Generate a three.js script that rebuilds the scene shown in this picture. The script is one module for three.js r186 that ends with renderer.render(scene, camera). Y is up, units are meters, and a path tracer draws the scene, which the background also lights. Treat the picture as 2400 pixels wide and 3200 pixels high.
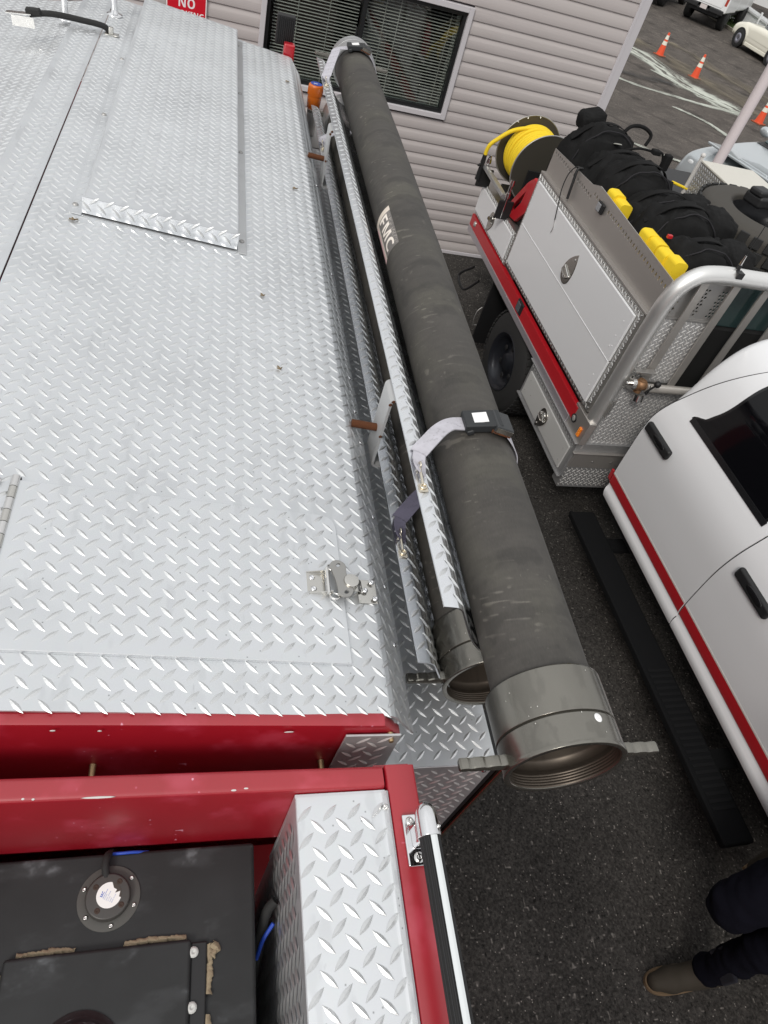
import * as THREE from 'three';
import { RoundedBoxGeometry } from 'three/addons/geometries/RoundedBoxGeometry.js';
import { mergeGeometries, toCreasedNormals, mergeVertices } from 'three/addons/utils/BufferGeometryUtils.js';
import { MarchingCubes } from 'three/addons/objects/MarchingCubes.js';
import { ImprovedNoise } from 'three/addons/math/ImprovedNoise.js';

// ------------------------------------------------------------ camera, sky, sun, exposure
const scene = new THREE.Scene();
const H = 3.27;                                   // height of the photographer's phone above the ground
const camera = new THREE.PerspectiveCamera(73.56, 0.75, 0.05, 300);
camera.position.set(0, H, 0);
camera.up.set(-0.05079, 0.65398, -0.75481);
camera.lookAt(0.26881, H - 0.71894, -0.64099);
scene.add(camera);

const renderer = new THREE.WebGLRenderer({ antialias: true });
renderer.toneMapping = THREE.LinearToneMapping;
renderer.toneMappingExposure = 1.04;
renderer.shadowMap.enabled = true;

function overcastSky() {
  const W = 512, Hh = 256, d = new Float32Array(W * Hh * 4), nz = new ImprovedNoise();
  for (let j = 0; j < Hh; j++) for (let i = 0; i < W; i++) {
    const el = (j + 0.5) / Hh * Math.PI - Math.PI / 2, az = (i + 0.5) / W * 2 * Math.PI - Math.PI;
    const x = Math.cos(el) * Math.cos(az), y = Math.sin(el), z = Math.cos(el) * Math.sin(az);
    let r, g, b;
    if (y > -0.02) {
      const yy = Math.max(y, 0);
      let c = 0;
      for (let o = 0, f = 1.6, a = 1; o < 4; o++, f *= 2.1, a *= 0.5) c += a * nz.noise(x * f + 3, y * f * 1.6 + 7, z * f + 11);
      const glow = Math.pow(Math.max(0, x * -0.42 + y * 0.80 + z * 0.43), 5);
      const L = (0.62 + 0.30 * yy) * (1 + 0.10 * c) + 0.34 * glow;
      r = L * 0.99; g = L * 1.0; b = L * 1.01;
    } else { r = 0.2; g = 0.2; b = 0.195; }
    const k = (j * W + i) * 4; d[k] = r; d[k + 1] = g; d[k + 2] = b; d[k + 3] = 1;
  }
  const t = new THREE.DataTexture(d, W, Hh, THREE.RGBAFormat, THREE.FloatType);
  t.mapping = THREE.EquirectangularReflectionMapping; t.magFilter = t.minFilter = THREE.LinearFilter; t.needsUpdate = true;
  return t;
}
scene.background = overcastSky();
scene.environment = scene.background;
const sun = new THREE.DirectionalLight(0xfffaf2, 1.5);
sun.position.set(-9, 15, 8.5); sun.target.position.set(1, 0, -4);
sun.castShadow = true; sun.shadow.radius = 30; sun.shadow.mapSize.set(2048, 2048);
Object.assign(sun.shadow.camera, { left: -14, right: 14, top: 14, bottom: -14, near: 1, far: 60 });
scene.add(sun, sun.target);

// ------------------------------------------------------------ helpers
const V = (x, y, z) => new THREE.Vector3(x, y, z);
let seed = 12345;
const rnd = () => { seed = (seed * 1664525 + 1013904223) >>> 0; return seed / 4294967296; };
const rr = (a, b) => a + (b - a) * rnd();
const perlin = new ImprovedNoise();
const smooth = (a, b, x) => { const t = Math.min(1, Math.max(0, (x - a) / (b - a))); return t * t * (3 - 2 * t); };
const used = {};
function numbered(n) { used[n] = (used[n] || 0) + 1; return used[n] === 1 ? n : n + '_' + String(used[n] - 1).padStart(3, '0'); }
const base = new Map();                            // world offset of things built in world coordinates
function tag(o, label, category, group) { o.userData.label = label; o.userData.category = category; if (group) o.userData.group = group; return o; }
function thing(name, label, category, [x, y, z] = [0, 0, 0], turn = 0, group) {
  const o = new THREE.Group(); o.name = numbered(name); o.position.set(x, y, z); o.rotation.y = turn; scene.add(o);
  base.set(o, turn === 0 ? V(x, y, z) : V(0, 0, 0));
  return tag(o, label, category, group);
}
function structure(name, geo, mat, label) {
  const m = new THREE.Mesh(geo, mat); m.name = numbered(name); m.userData.kind = 'structure'; if (label) m.userData.label = label;
  m.receiveShadow = m.castShadow = true; scene.add(m); return m;
}
function merged(gs) {
  const a = (Array.isArray(gs) ? gs : [gs]).map(g => {
    const q = g.index ? g.toNonIndexed() : g.clone();
    for (const k of Object.keys(q.attributes)) if (!['position', 'normal', 'uv'].includes(k)) q.deleteAttribute(k);
    if (!q.attributes.uv) q.setAttribute('uv', new THREE.BufferAttribute(new Float32Array(q.attributes.position.count * 2), 2));
    if (!q.attributes.normal) q.computeVertexNormals();
    q.morphAttributes = {};
    return q;
  });
  return a.length === 1 ? a[0] : mergeGeometries(a, false);
}
// a part: geometry given in the coordinates of the thing (world coordinates where the thing is not turned)
function part(name, geo, mat, parent, label) {
  const g = merged(geo), b = base.get(parent) || V(0, 0, 0);
  if (b.lengthSq() > 0) g.translate(-b.x, -b.y, -b.z);
  const m = new THREE.Mesh(g, mat); m.name = name; m.castShadow = m.receiveShadow = true;
  if (label) m.userData.label = label;
  parent.add(m); base.set(m, b); return m;
}
function boxUV(g) {                                // metres, by dominant normal axis
  if (g.index) g = g.toNonIndexed();
  const p = g.attributes.position, n = g.attributes.normal, u = new Float32Array(p.count * 2);
  for (let i = 0; i < p.count; i++) {
    const ax = Math.abs(n.getX(i)), ay = Math.abs(n.getY(i)), az = Math.abs(n.getZ(i));
    const x = p.getX(i), y = p.getY(i), z = p.getZ(i);
    if (ay >= ax && ay >= az) { u[2 * i] = x; u[2 * i + 1] = z; } else if (ax >= az) { u[2 * i] = z; u[2 * i + 1] = y; } else { u[2 * i] = x; u[2 * i + 1] = y; }
  }
  g.setAttribute('uv', new THREE.BufferAttribute(u, 2)); return g;
}
function box(w, h, d, x = 0, y = 0, z = 0, r = 0) {
  const g = r > 0 ? new RoundedBoxGeometry(w, h, d, 2, Math.min(r, w / 2.01, h / 2.01, d / 2.01)) : new THREE.BoxGeometry(w, h, d);
  g.translate(x, y, z); return boxUV(g);
}
const span = (x0, x1, y0, y1, z0, z1, r = 0) => box(x1 - x0, y1 - y0, z1 - z0, (x0 + x1) / 2, (y0 + y1) / 2, (z0 + z1) / 2, r);
function rod(a, b, r, r2 = r, n = 14) {            // cylinder between two points
  const d = b.clone().sub(a), g = new THREE.CylinderGeometry(r2, r, d.length(), n, 1);
  g.applyQuaternion(new THREE.Quaternion().setFromUnitVectors(V(0, 1, 0), d.clone().normalize()));
  g.translate((a.x + b.x) / 2, (a.y + b.y) / 2, (a.z + b.z) / 2); return g;
}
const pipe = (pts, r, n = 40, k = 10) => new THREE.TubeGeometry(new THREE.CatmullRomCurve3(pts.map(p => p.isVector3 ? p : V(...p)), false, 'centripetal'), n, r, k, false);
function caps(pts, r) { const e = pts.map(p => p.isVector3 ? p : V(...p)); return [e[0], e[e.length - 1]].map(p => { const s = new THREE.SphereGeometry(r, 10, 8); s.translate(p.x, p.y, p.z); return s; }); }
function fillet(pts, r, n = 5) {                   // round the inner corners of a 2-D polyline
  const o = [pts[0]];
  for (let i = 1; i < pts.length - 1; i++) {
    const P = new THREE.Vector2(...pts[i]), A = new THREE.Vector2(...pts[i - 1]).sub(P), B = new THREE.Vector2(...pts[i + 1]).sub(P);
    const t = Math.min(r, A.length() * 0.45, B.length() * 0.45); A.setLength(t); B.setLength(t);
    for (let k = 0; k <= n; k++) { const s = k / n; o.push([P.x + A.x * (1 - s) ** 2 + B.x * s * s, P.y + A.y * (1 - s) ** 2 + B.y * s * s]); }
  }
  o.push(pts[pts.length - 1]); return o;
}
function offset(pts, t) {                          // polyline offset to its right-hand side
  return pts.map((p, i) => {
    const a = pts[Math.max(0, i - 1)], b = pts[Math.min(pts.length - 1, i + 1)], dx = b[0] - a[0], dy = b[1] - a[1], l = Math.hypot(dx, dy);
    return [p[0] + dy / l * t, p[1] - dx / l * t];
  });
}
function extrude(poly, z0, z1, crease = 0.45) {    // closed x-y polygon along z
  const s = new THREE.Shape(poly.map(p => new THREE.Vector2(...p)));
  let g = new THREE.ExtrudeGeometry(s, { depth: z1 - z0, bevelEnabled: false }); g.translate(0, 0, z0);
  return boxUV(toCreasedNormals(g, crease));
}
const sheet = (pts, z0, z1, t = 0.004) => extrude([...pts, ...offset(pts, t).reverse()], z0, z1);
function plate(poly, n, t, r = 0) {                // flat polygon in x-y, thickness t along z
  const s = new THREE.Shape(poly.map(p => new THREE.Vector2(...p)));
  return new THREE.ExtrudeGeometry(s, r > 0 ? { depth: t - 2 * r, bevelEnabled: true, bevelThickness: r, bevelSize: r, bevelOffset: -r, bevelSegments: 2, curveSegments: n } : { depth: t, bevelEnabled: false, curveSegments: n });
}
const lathe = (pts, n = 48) => new THREE.LatheGeometry(pts.map(p => new THREE.Vector2(...p)), n);
function place(g, { x = 0, y = 0, z = 0, rx = 0, ry = 0, rz = 0, s = 1 }) { const m = new THREE.Matrix4().compose(V(x, y, z), new THREE.Quaternion().setFromEuler(new THREE.Euler(rx, ry, rz)), typeof s === 'number' ? V(s, s, s) : V(...s)); g.applyMatrix4(m); return g; }
function frameMat(o, ex, ey, ez) { return new THREE.Matrix4().makeBasis(ex, ey, ez).setPosition(o); }

// ------------------------------------------------------------ procedural textures (tileable noise)
function hash(x, y, s) { let h = (x * 374761393 + y * 668265263 + s * 974711) | 0; h = Math.imul(h ^ (h >>> 13), 1274126177); return ((h ^ (h >>> 16)) >>> 0) / 4294967296; }
function vnoise(u, v, f, s) {                      // u, v in 0..1, f cells per period
  const x = u * f, y = v * f, xi = Math.floor(x), yi = Math.floor(y), a = x - xi, b = y - yi, sa = a * a * (3 - 2 * a), sb = b * b * (3 - 2 * b);
  const w = k => ((k % f) + f) % f;
  const h = (i, j) => hash(w(i), w(j), s);
  return (h(xi, yi) * (1 - sa) + h(xi + 1, yi) * sa) * (1 - sb) + (h(xi, yi + 1) * (1 - sa) + h(xi + 1, yi + 1) * sa) * sb;
}
const fbm = (u, v, f, s, o = 4) => { let r = 0, a = 0.5, t = 0; for (let i = 0; i < o; i++) { r += a * vnoise(u, v, f << i, s + i); t += a; a *= 0.5; } return r / t; };
function tex(w, h, fn, period = 1, srgb = true) {
  const d = new Uint8Array(w * h * 4);
  for (let j = 0; j < h; j++) for (let i = 0; i < w; i++) {
    const c = fn(i / w, j / h, i, j), k = (j * w + i) * 4;
    d[k] = 255 * Math.min(1, Math.max(0, c[0])); d[k + 1] = 255 * Math.min(1, Math.max(0, c[1])); d[k + 2] = 255 * Math.min(1, Math.max(0, c[2])); d[k + 3] = 255 * (c.length > 3 ? c[3] : 1);
  }
  const t = new THREE.DataTexture(d, w, h, THREE.RGBAFormat); t.wrapS = t.wrapT = THREE.RepeatWrapping; t.magFilter = THREE.LinearFilter; t.minFilter = THREE.LinearMipmapLinearFilter; t.generateMipmaps = true;
  if (srgb) t.colorSpace = THREE.SRGBColorSpace;
  const p = Array.isArray(period) ? period : [period, period]; t.repeat.set(1 / p[0], 1 / p[1]); t.needsUpdate = true; return t;
}
const g3 = (v, a = 1, b = 1, c = 1) => [v * a, v * b, v * c];
const std = (o) => new THREE.MeshStandardMaterial(o);
const phys = (o) => new THREE.MeshPhysicalMaterial(o);
const lin = (r, g, b) => new THREE.Color().setRGB(r, g, b);

const aluTex = tex(512, 512, (u, v) => {
  const s = fbm(u, v, 5, 1, 5), st = fbm(u, v, 13, 9, 4), d = smooth(0.6, 0.8, fbm(u, v, 7, 21, 4)), sp = hash(Math.floor(u * 512), Math.floor(v * 512), 5) > 0.9992 ? 0.35 : 0;
  return g3(0.965 + 0.05 * (s - 0.5) - 0.025 * d - 0.03 * smooth(0.62, 0.72, fbm(u * 3 % 1, v, 11, 29, 4)) - 0.06 * smooth(0.965, 0.985, vnoise(u, v * 0.2 + u * 0.3, 120, 33)) - sp, 0.995, 1, 1.01);
}, 0.9);
const aluRough = tex(512, 512, (u, v) => g3(0.46 + 0.14 * fbm(u, v, 6, 3, 5) + 0.05 * smooth(0.55, 0.7, fbm(u, v, 11, 31, 3))), 0.9, false);
const M = {};
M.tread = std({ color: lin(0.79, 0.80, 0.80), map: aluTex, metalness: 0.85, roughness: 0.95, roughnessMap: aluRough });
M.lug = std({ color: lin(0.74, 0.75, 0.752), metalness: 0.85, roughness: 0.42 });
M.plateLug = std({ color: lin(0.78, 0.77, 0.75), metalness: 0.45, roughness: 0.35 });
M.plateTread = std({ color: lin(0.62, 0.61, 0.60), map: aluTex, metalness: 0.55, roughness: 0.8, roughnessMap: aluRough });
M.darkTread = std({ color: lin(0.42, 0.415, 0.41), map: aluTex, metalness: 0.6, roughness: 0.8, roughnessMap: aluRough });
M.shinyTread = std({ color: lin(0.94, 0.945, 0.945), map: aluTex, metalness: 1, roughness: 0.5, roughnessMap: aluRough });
M.smoothAlu = std({ color: lin(0.66, 0.66, 0.65), map: aluTex, metalness: 0.9, roughness: 0.42 });
M.brushed = std({ color: lin(0.72, 0.71, 0.70), metalness: 1, roughness: 0.33 });
M.dullAlu = std({ color: lin(0.42, 0.41, 0.40), metalness: 0.75, roughness: 0.5 });
M.chrome = std({ color: lin(0.80, 0.80, 0.81), metalness: 1, roughness: 0.1 });
M.steel = std({ color: lin(0.60, 0.585, 0.55), metalness: 1, roughness: 0.25 });
M.zinc = std({ color: lin(0.75, 0.74, 0.72), metalness: 1, roughness: 0.2 });
M.black = std({ color: lin(0.012, 0.012, 0.013), roughness: 0.55 });
M.blackGloss = std({ color: lin(0.010, 0.010, 0.011), roughness: 0.18 });
M.rubber = std({ color: lin(0.018, 0.018, 0.018), roughness: 0.8 });
M.rust = std({ color: lin(0.8, 0.8, 0.8), roughness: 0.95, map: tex(128, 128, (u, v) => { const n = fbm(u, v, 8, 4, 4), q = fbm(u, v, 20, 14, 3); return [0.20 + 0.42 * n * q + 0.12 * q, 0.12 + 0.26 * n * q + 0.05 * q, 0.08 + 0.12 * n * q]; }, 0.05) });
const redTex = tex(512, 512, (u, v) => {
  const n = fbm(u, v, 4, 40, 5), c = smooth(0.55, 0.8, fbm(u, v, 8, 44, 5)), sc = smooth(0.93, 0.97, vnoise(u, v, 60, 47)) * smooth(0.5, 0.7, fbm(u, v, 6, 49, 3));
  return [0.585 + 0.08 * n + 0.07 * c + 0.2 * sc, 0.05 + 0.02 * n + 0.13 * c + 0.5 * sc, 0.12 + 0.02 * n + 0.13 * c + 0.5 * sc];
}, 0.55);
M.red = phys({ color: 0xffffff, map: redTex, roughness: 0.5, clearcoat: 1, clearcoatRoughness: 0.34 });
M.redFlat = phys({ color: lin(0.48, 0.012, 0.02), roughness: 0.4, clearcoat: 0.4, clearcoatRoughness: 0.2 });
M.paintChip = std({ color: lin(0.62, 0.60, 0.58), roughness: 0.7 });
M.whitePaint = phys({ color: lin(0.78, 0.785, 0.80), roughness: 0.4, clearcoat: 0.7, clearcoatRoughness: 0.08 });
M.whitePanel = phys({ color: lin(0.80, 0.805, 0.82), roughness: 0.4, clearcoat: 0.5, clearcoatRoughness: 0.12 });
M.tank = std({ color: 0xffffff, roughness: 0.62, map: tex(512, 512, (u, v) => { const n = fbm(u, v, 6, 60, 6), d = smooth(0.50, 0.78, fbm((u + 0.3 * v) % 1, v * 2 % 1, 7, 64, 6)), e = smooth(0.55, 0.8, fbm(u, v, 16, 67, 4)); return g3(0.10 + 0.07 * n + 0.24 * d * e + 0.07 * d, 0.97, 1, 1.03); }, 0.4) });
M.sealant = std({ color: lin(0.30, 0.24, 0.16), roughness: 0.95 });
M.glass = phys({ color: lin(0.9, 0.93, 0.92), transmission: 1, thickness: 0, roughness: 0.02, ior: 1.5 });
M.darkGlass = phys({ color: lin(0.003, 0.003, 0.004), roughness: 0.05, specularIntensity: 0.6 });
M.bodySide = std({ color: lin(0.025, 0.025, 0.027), roughness: 0.6 });
M.tealGlass = phys({ color: lin(0.03, 0.055, 0.055), roughness: 0.03, clearcoat: 1, clearcoatRoughness: 0.02 });
M.yellow = std({ color: lin(0.86, 0.62, 0.02), roughness: 0.75 });
M.canvas = phys({ specularIntensity: 0.35, color: lin(0.93, 0.93, 0.95), roughness: 0.95, map: tex(256, 256, (u, v) => g3(0.075 + 0.045 * fbm(u, v, 6, 70, 4) + 0.05 * hash(Math.floor(u * 256), Math.floor(v * 256), 71)), 0.25) });
M.webbing = std({ color: 0xffffff, roughness: 0.85, map: tex(256, 256, (u, v) => { const w = 0.5 + 0.5 * Math.sin(u * 256 * 0.9) * Math.sin(v * 256 * 0.9), n = fbm(u, v, 6, 75, 5), d = smooth(0.6, 0.75, fbm(u, v, 14, 78, 4)); return g3(0.70 + 0.06 * w + 0.10 * (n - 0.5) - 0.07 * d, 1, 0.99, 1.03); }, 0.08) });
M.webbingDark = std({ color: lin(0.20, 0.19, 0.25), roughness: 0.9, map: M.webbing.map });
M.buckle = std({ color: lin(0.022, 0.024, 0.026), roughness: 0.5 });
M.sticker = std({ color: lin(0.86, 0.86, 0.86), roughness: 0.45 });
M.amber = phys({ color: lin(0.62, 0.14, 0.01), roughness: 0.25, clearcoat: 0.5, clearcoatRoughness: 0.1 });
M.redLens = phys({ color: lin(0.45, 0.01, 0.02), roughness: 0.2, clearcoat: 0.8 });
M.lens = phys({ color: lin(0.55, 0.55, 0.52), roughness: 0.12, metalness: 0.4, clearcoat: 1 });
M.cream = phys({ color: lin(0.80, 0.77, 0.66), roughness: 0.35, clearcoat: 0.6, clearcoatRoughness: 0.1 });
M.silver = phys({ color: lin(0.52, 0.56, 0.58), metalness: 0.45, roughness: 0.32, clearcoat: 0.8, clearcoatRoughness: 0.06 });
M.brass = std({ color: lin(0.30, 0.17, 0.09), metalness: 0.7, roughness: 0.55 });
M.blueWire = std({ color: lin(0.02, 0.07, 0.45), roughness: 0.5 });
M.pinkPole = std({ color: lin(0.74, 0.66, 0.67), roughness: 0.6 });

// raised lozenges of tread plate: one long low lens with a crest, two directions
const lugGeo = (() => {
  const a = 0.0156, h = 0.0021, P = [], n = 6, W = [0, 0.0021, 0.0036, 0.0042, 0.0036, 0.0021, 0], Z = [0, 0.62, 0.92, 1, 0.92, 0.62, 0];
  const tri = (p, q, r) => P.push(...p, ...q, ...r), L = i => [a - 2 * a * i / n, W[i], 0], R = i => [a - 2 * a * i / n, -W[i], 0], T = i => [a - 2 * a * i / n, (i % 2 ? 0 : 0.0003), h * Z[i]];
  for (let i = 0; i < n; i++) { if (i) tri(T(i), L(i), L(i + 1)); tri(T(i), L(i + 1), T(i + 1)); if (i) tri(T(i), R(i + 1), R(i)); tri(T(i), T(i + 1), R(i + 1)); }
  const g = new THREE.BufferGeometry(); g.setAttribute('position', new THREE.Float32BufferAttribute(P, 3)); g.computeVertexNormals();
  g.setAttribute('uv', new THREE.Float32BufferAttribute(new Float32Array(P.length / 3 * 2), 2)); return g;
})();
// lugs on a flat facet: corner o, unit directions e1, e2, lengths w, h (coordinates of the thing)
function lugs(parent, o, e1, e2, w, h, keep = null, pitch = 0.036, scale = 1, mat = M.lug, phase = [0.3, 0.4]) {
  const b = base.get(parent) || V(0, 0, 0), n = e1.clone().cross(e2).normalize(), flip = 1, list = [];
  const A = e1.clone().add(e2).normalize(), B = e1.clone().sub(e2).normalize();
  const m = (Math.min(w, h) < 0.05 ? 0.002 : 0.008) * scale;
  for (let j = -1; j * pitch / 2 < h + pitch; j++) for (let i = -1; i * pitch < w + pitch; i++) {
    const s = (i + phase[0] + (((j % 2) + 2) % 2) * 0.5) * pitch, t = (j * 0.5 + phase[1]) * pitch;
    if (s < m || t < m || s > w - m || t > h - m) continue;
    if (keep && !keep(s, t)) continue;
    const d = (((j % 2) + 2) % 2) ? A : B, c = n.clone().cross(d), p = o.clone().addScaledVector(e1, s).addScaledVector(e2, t).sub(b);
    const k = scale * (0.97 + 0.06 * hash(i, j, 77));
    list.push(new THREE.Matrix4().makeBasis(d.clone().multiplyScalar(k), c.multiplyScalar(k), n.clone().multiplyScalar(k)).setPosition(p));
  }
  if (!list.length) return null;
  const im = new THREE.InstancedMesh(lugGeo, mat, list.length); list.forEach((q, i) => im.setMatrixAt(i, q));
  im.name = 'tread_lugs'; im.userData.kind = 'stuff'; im.castShadow = im.receiveShadow = true; parent.add(im); return im;
}
// lugs that follow a bent sheet: polyline in x-y, run along z
function lugsAlong(parent, pts, z0, z1, keep = null, phase = [0.3, 0.4], mat = M.lug, pitch = 0.036) {
  const b = base.get(parent) || V(0, 0, 0), L = [0], list = [];
  for (let i = 1; i < pts.length; i++) L.push(L[i - 1] + Math.hypot(pts[i][0] - pts[i - 1][0], pts[i][1] - pts[i - 1][1]));
  const T = L[L.length - 1];
  for (let j = -1; j * pitch / 2 < T + pitch; j++) for (let i = -1; i * pitch < z1 - z0 + pitch; i++) {
    const odd = ((j % 2) + 2) % 2, s = (i + phase[0] + odd * 0.5) * pitch, t = (j * 0.5 + phase[1]) * pitch;
    if (s < 0.006 || s > z1 - z0 - 0.006 || t < 0.004 || t > T - 0.004) continue;
    let k = 1; while (L[k] < t) k++;
    const f = (t - L[k - 1]) / (L[k] - L[k - 1]), d2 = V(pts[k][0] - pts[k - 1][0], pts[k][1] - pts[k - 1][1], 0).normalize(), e1 = V(0, 0, 1), n = V(-d2.y, d2.x, 0);
    const x = pts[k - 1][0] + (pts[k][0] - pts[k - 1][0]) * f, y = pts[k - 1][1] + (pts[k][1] - pts[k - 1][1]) * f;
    if (keep && !keep(x, z0 + s)) continue;
    const d = (odd ? e1.clone().add(d2) : e1.clone().sub(d2)).normalize(), c = n.clone().cross(d);
    list.push(new THREE.Matrix4().makeBasis(d, c, n).setPosition(V(x, y, z0 + s).sub(b)));
  }
  const im = new THREE.InstancedMesh(lugGeo, mat, list.length); list.forEach((q, i) => im.setMatrixAt(i, q));
  im.name = 'tread_lugs'; im.userData.kind = 'stuff'; im.castShadow = im.receiveShadow = true; parent.add(im); return im;
}
function screwHead(p, n, r = 0.0065, h = 0.003) { // domed head with a small socket
  const g = lathe([[0.0001, h * 0.55], [r * 0.34, h * 0.55], [r * 0.38, h], [r * 0.7, h * 0.85], [r, h * 0.25], [r, 0]], 14);
  g.applyQuaternion(new THREE.Quaternion().setFromUnitVectors(V(0, 1, 0), n.clone().normalize())); g.translate(p.x, p.y, p.z); return g;
}

// ------------------------------------------------------------ ground
const groundY = (x, z) => { const d = 0.5 * x - 0.866 * z; return -1.43 * smooth(7, 26, d); };
const asphaltTex = tex(1024, 1024, (u, v, i, j) => {
  const n = fbm(u, v, 6, 90, 5), f = hash(i, j, 91), m = vnoise(u, v, 256, 92), l = vnoise(u, v, 160, 93), st = vnoise(u, v, 200, 94);
  let g = 0.225 + 0.09 * (n - 0.5) - 0.05 * smooth(0.6, 0.72, fbm(u, v, 3, 97, 4)) + 0.10 * (f - 0.5) + 0.12 * (m - 0.5);
  if (l > 0.86) g += (l - 0.86) * 2.2; if (st < 0.12) g -= 0.07;
  const s = hash(i >> 1, j >> 1, 95); if (s > 0.9965) g += 0.22 + 0.3 * hash(i >> 1, j >> 1, 96);
  return [g * 1.03, g * 0.99, g * 0.95];
}, 2.1);
M.asphalt = phys({ specularIntensity: 0.35, color: lin(1, 1, 1), map: asphaltTex, vertexColors: true, roughness: 0.95, bumpMap: asphaltTex, bumpScale: 0.004 });
{
  const xs = [], zs = [], P = [], U = [], I = [];
  for (let x = -60; x <= 150; x += x > -6 && x < 40 ? 1 : 6) xs.push(x);
  for (let z = 60; z >= -190; z -= z < 6 && z > -44 ? 1 : 6) zs.push(z);
  zs.forEach(z => xs.forEach(x => { P.push(x, groundY(x, z), z); U.push(x, z); }));
  for (let j = 0; j < zs.length - 1; j++) for (let i = 0; i < xs.length - 1; i++) { const a = j * xs.length + i, b = a + 1, c = a + xs.length, d = c + 1; I.push(a, b, d, a, d, c); }
  const g = new THREE.BufferGeometry(); g.setAttribute('position', new THREE.Float32BufferAttribute(P, 3)); g.setAttribute('uv', new THREE.Float32BufferAttribute(U, 2)); g.setIndex(I); g.computeVertexNormals();
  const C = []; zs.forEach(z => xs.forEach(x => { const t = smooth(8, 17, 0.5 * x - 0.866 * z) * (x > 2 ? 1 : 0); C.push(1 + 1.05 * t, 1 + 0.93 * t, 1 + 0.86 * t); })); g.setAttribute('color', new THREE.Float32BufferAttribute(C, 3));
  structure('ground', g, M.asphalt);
}
// thin worn marks on the asphalt: a ribbon that follows the ground, ragged by an alpha map
const wornAlpha = tex(512, 128, (u, v) => { const e = smooth(0, 0.3, v) * smooth(1, 0.7, v), n = fbm(u, v, 10, 101, 5), k = fbm(u, v, 40, 107, 3); return g3(smooth(0.33, 0.62, n * 0.75 + k * 0.35) * e); }, 1, false);
const dustAlpha = tex(512, 128, (u, v) => { const e = smooth(0, 0.5, v) * smooth(1, 0.5, v), n = fbm(u, v, 6, 111, 5); return g3(0.75 * smooth(0.25, 0.75, n) * e); }, 1, false);
const chalk = std({ color: lin(0.50, 0.52, 0.46), roughness: 1, alphaMap: wornAlpha, transparent: true });
const sand = std({ color: lin(0.20, 0.17, 0.12), roughness: 1, alphaMap: dustAlpha, transparent: true });
const tarred = std({ color: lin(0.03, 0.03, 0.03), roughness: 0.9, alphaMap: dustAlpha, transparent: true });
let markLift = 0.004;
function ribbon(name, pts, w, mat) {
  const c = new THREE.CatmullRomCurve3(pts.map(p => V(p[0], 0, p[1])), false, 'centripetal'), n = 30, P = [], U = [], I = [], nf = [];
  markLift += 0.004;
  for (let i = 0; i <= n; i++) {
    const p = c.getPoint(i / n), t = c.getTangent(i / n), ww = w * (0.8 + 0.4 * hash(i, 3, 7));
    for (const s of [-1, -0.33, 0.33, 1]) { const x = p.x - t.z * s * ww / 2, z = p.z + t.x * s * ww / 2; P.push(x, groundY(x, z) + markLift, z); U.push(i / n, (s + 1) / 2); }
  }
  for (let i = 0; i < n; i++) for (let k = 0; k < 3; k++) { const a = i * 4 + k; I.push(a, a + 4, a + 1, a + 1, a + 4, a + 5); }
  const g = new THREE.BufferGeometry(); g.setAttribute('position', new THREE.Float32BufferAttribute(P, 3)); g.setAttribute('uv', new THREE.Float32BufferAttribute(U, 2)); g.setIndex(I); g.computeVertexNormals();
  const N = g.attributes.normal; for (let i = 0; i < N.count; i++) if (N.getY(i) < 0) { I.reverse(); g.setIndex(I); g.computeVertexNormals(); break; }
  structure(name, g, mat);
}
ribbon('road_marking', [[13.4, -28.2], [14.4, -26.6], [14.9, -23.9], [15.6, -22.6], [16.3, -21.8]], 1.5, chalk);
ribbon('road_marking', [[11.4, -22.8], [12.3, -22.2], [13.6, -21.97], [14.65, -21.8], [16.4, -21.9]], 0.34, chalk);
ribbon('road_marking', [[14.0, -24.6], [15.0, -22.9], [16.3, -21.7]], 0.22, chalk);
ribbon('road_marking', [[12.9, -20.6], [13.6, -19.8], [13.75, -18.4]], 0.3, chalk);
ribbon('road_marking', [[8.0, -14.2], [8.8, -13.6], [9.5, -13.4]], 0.3, chalk);
ribbon('sand_drift', [[15.2, -29], [16.2, -25.6], [17.2, -22.6], [18, -19.5]], 2.6, sand);
ribbon('sand_drift', [[17.4, -30], [18.2, -26], [19.2, -22.6]], 1.6, sand);
ribbon('tarmac_patch', [[11.0, -24.0], [13.0, -23.2], [14.2, -23.4]], 1.0, tarred);

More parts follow.
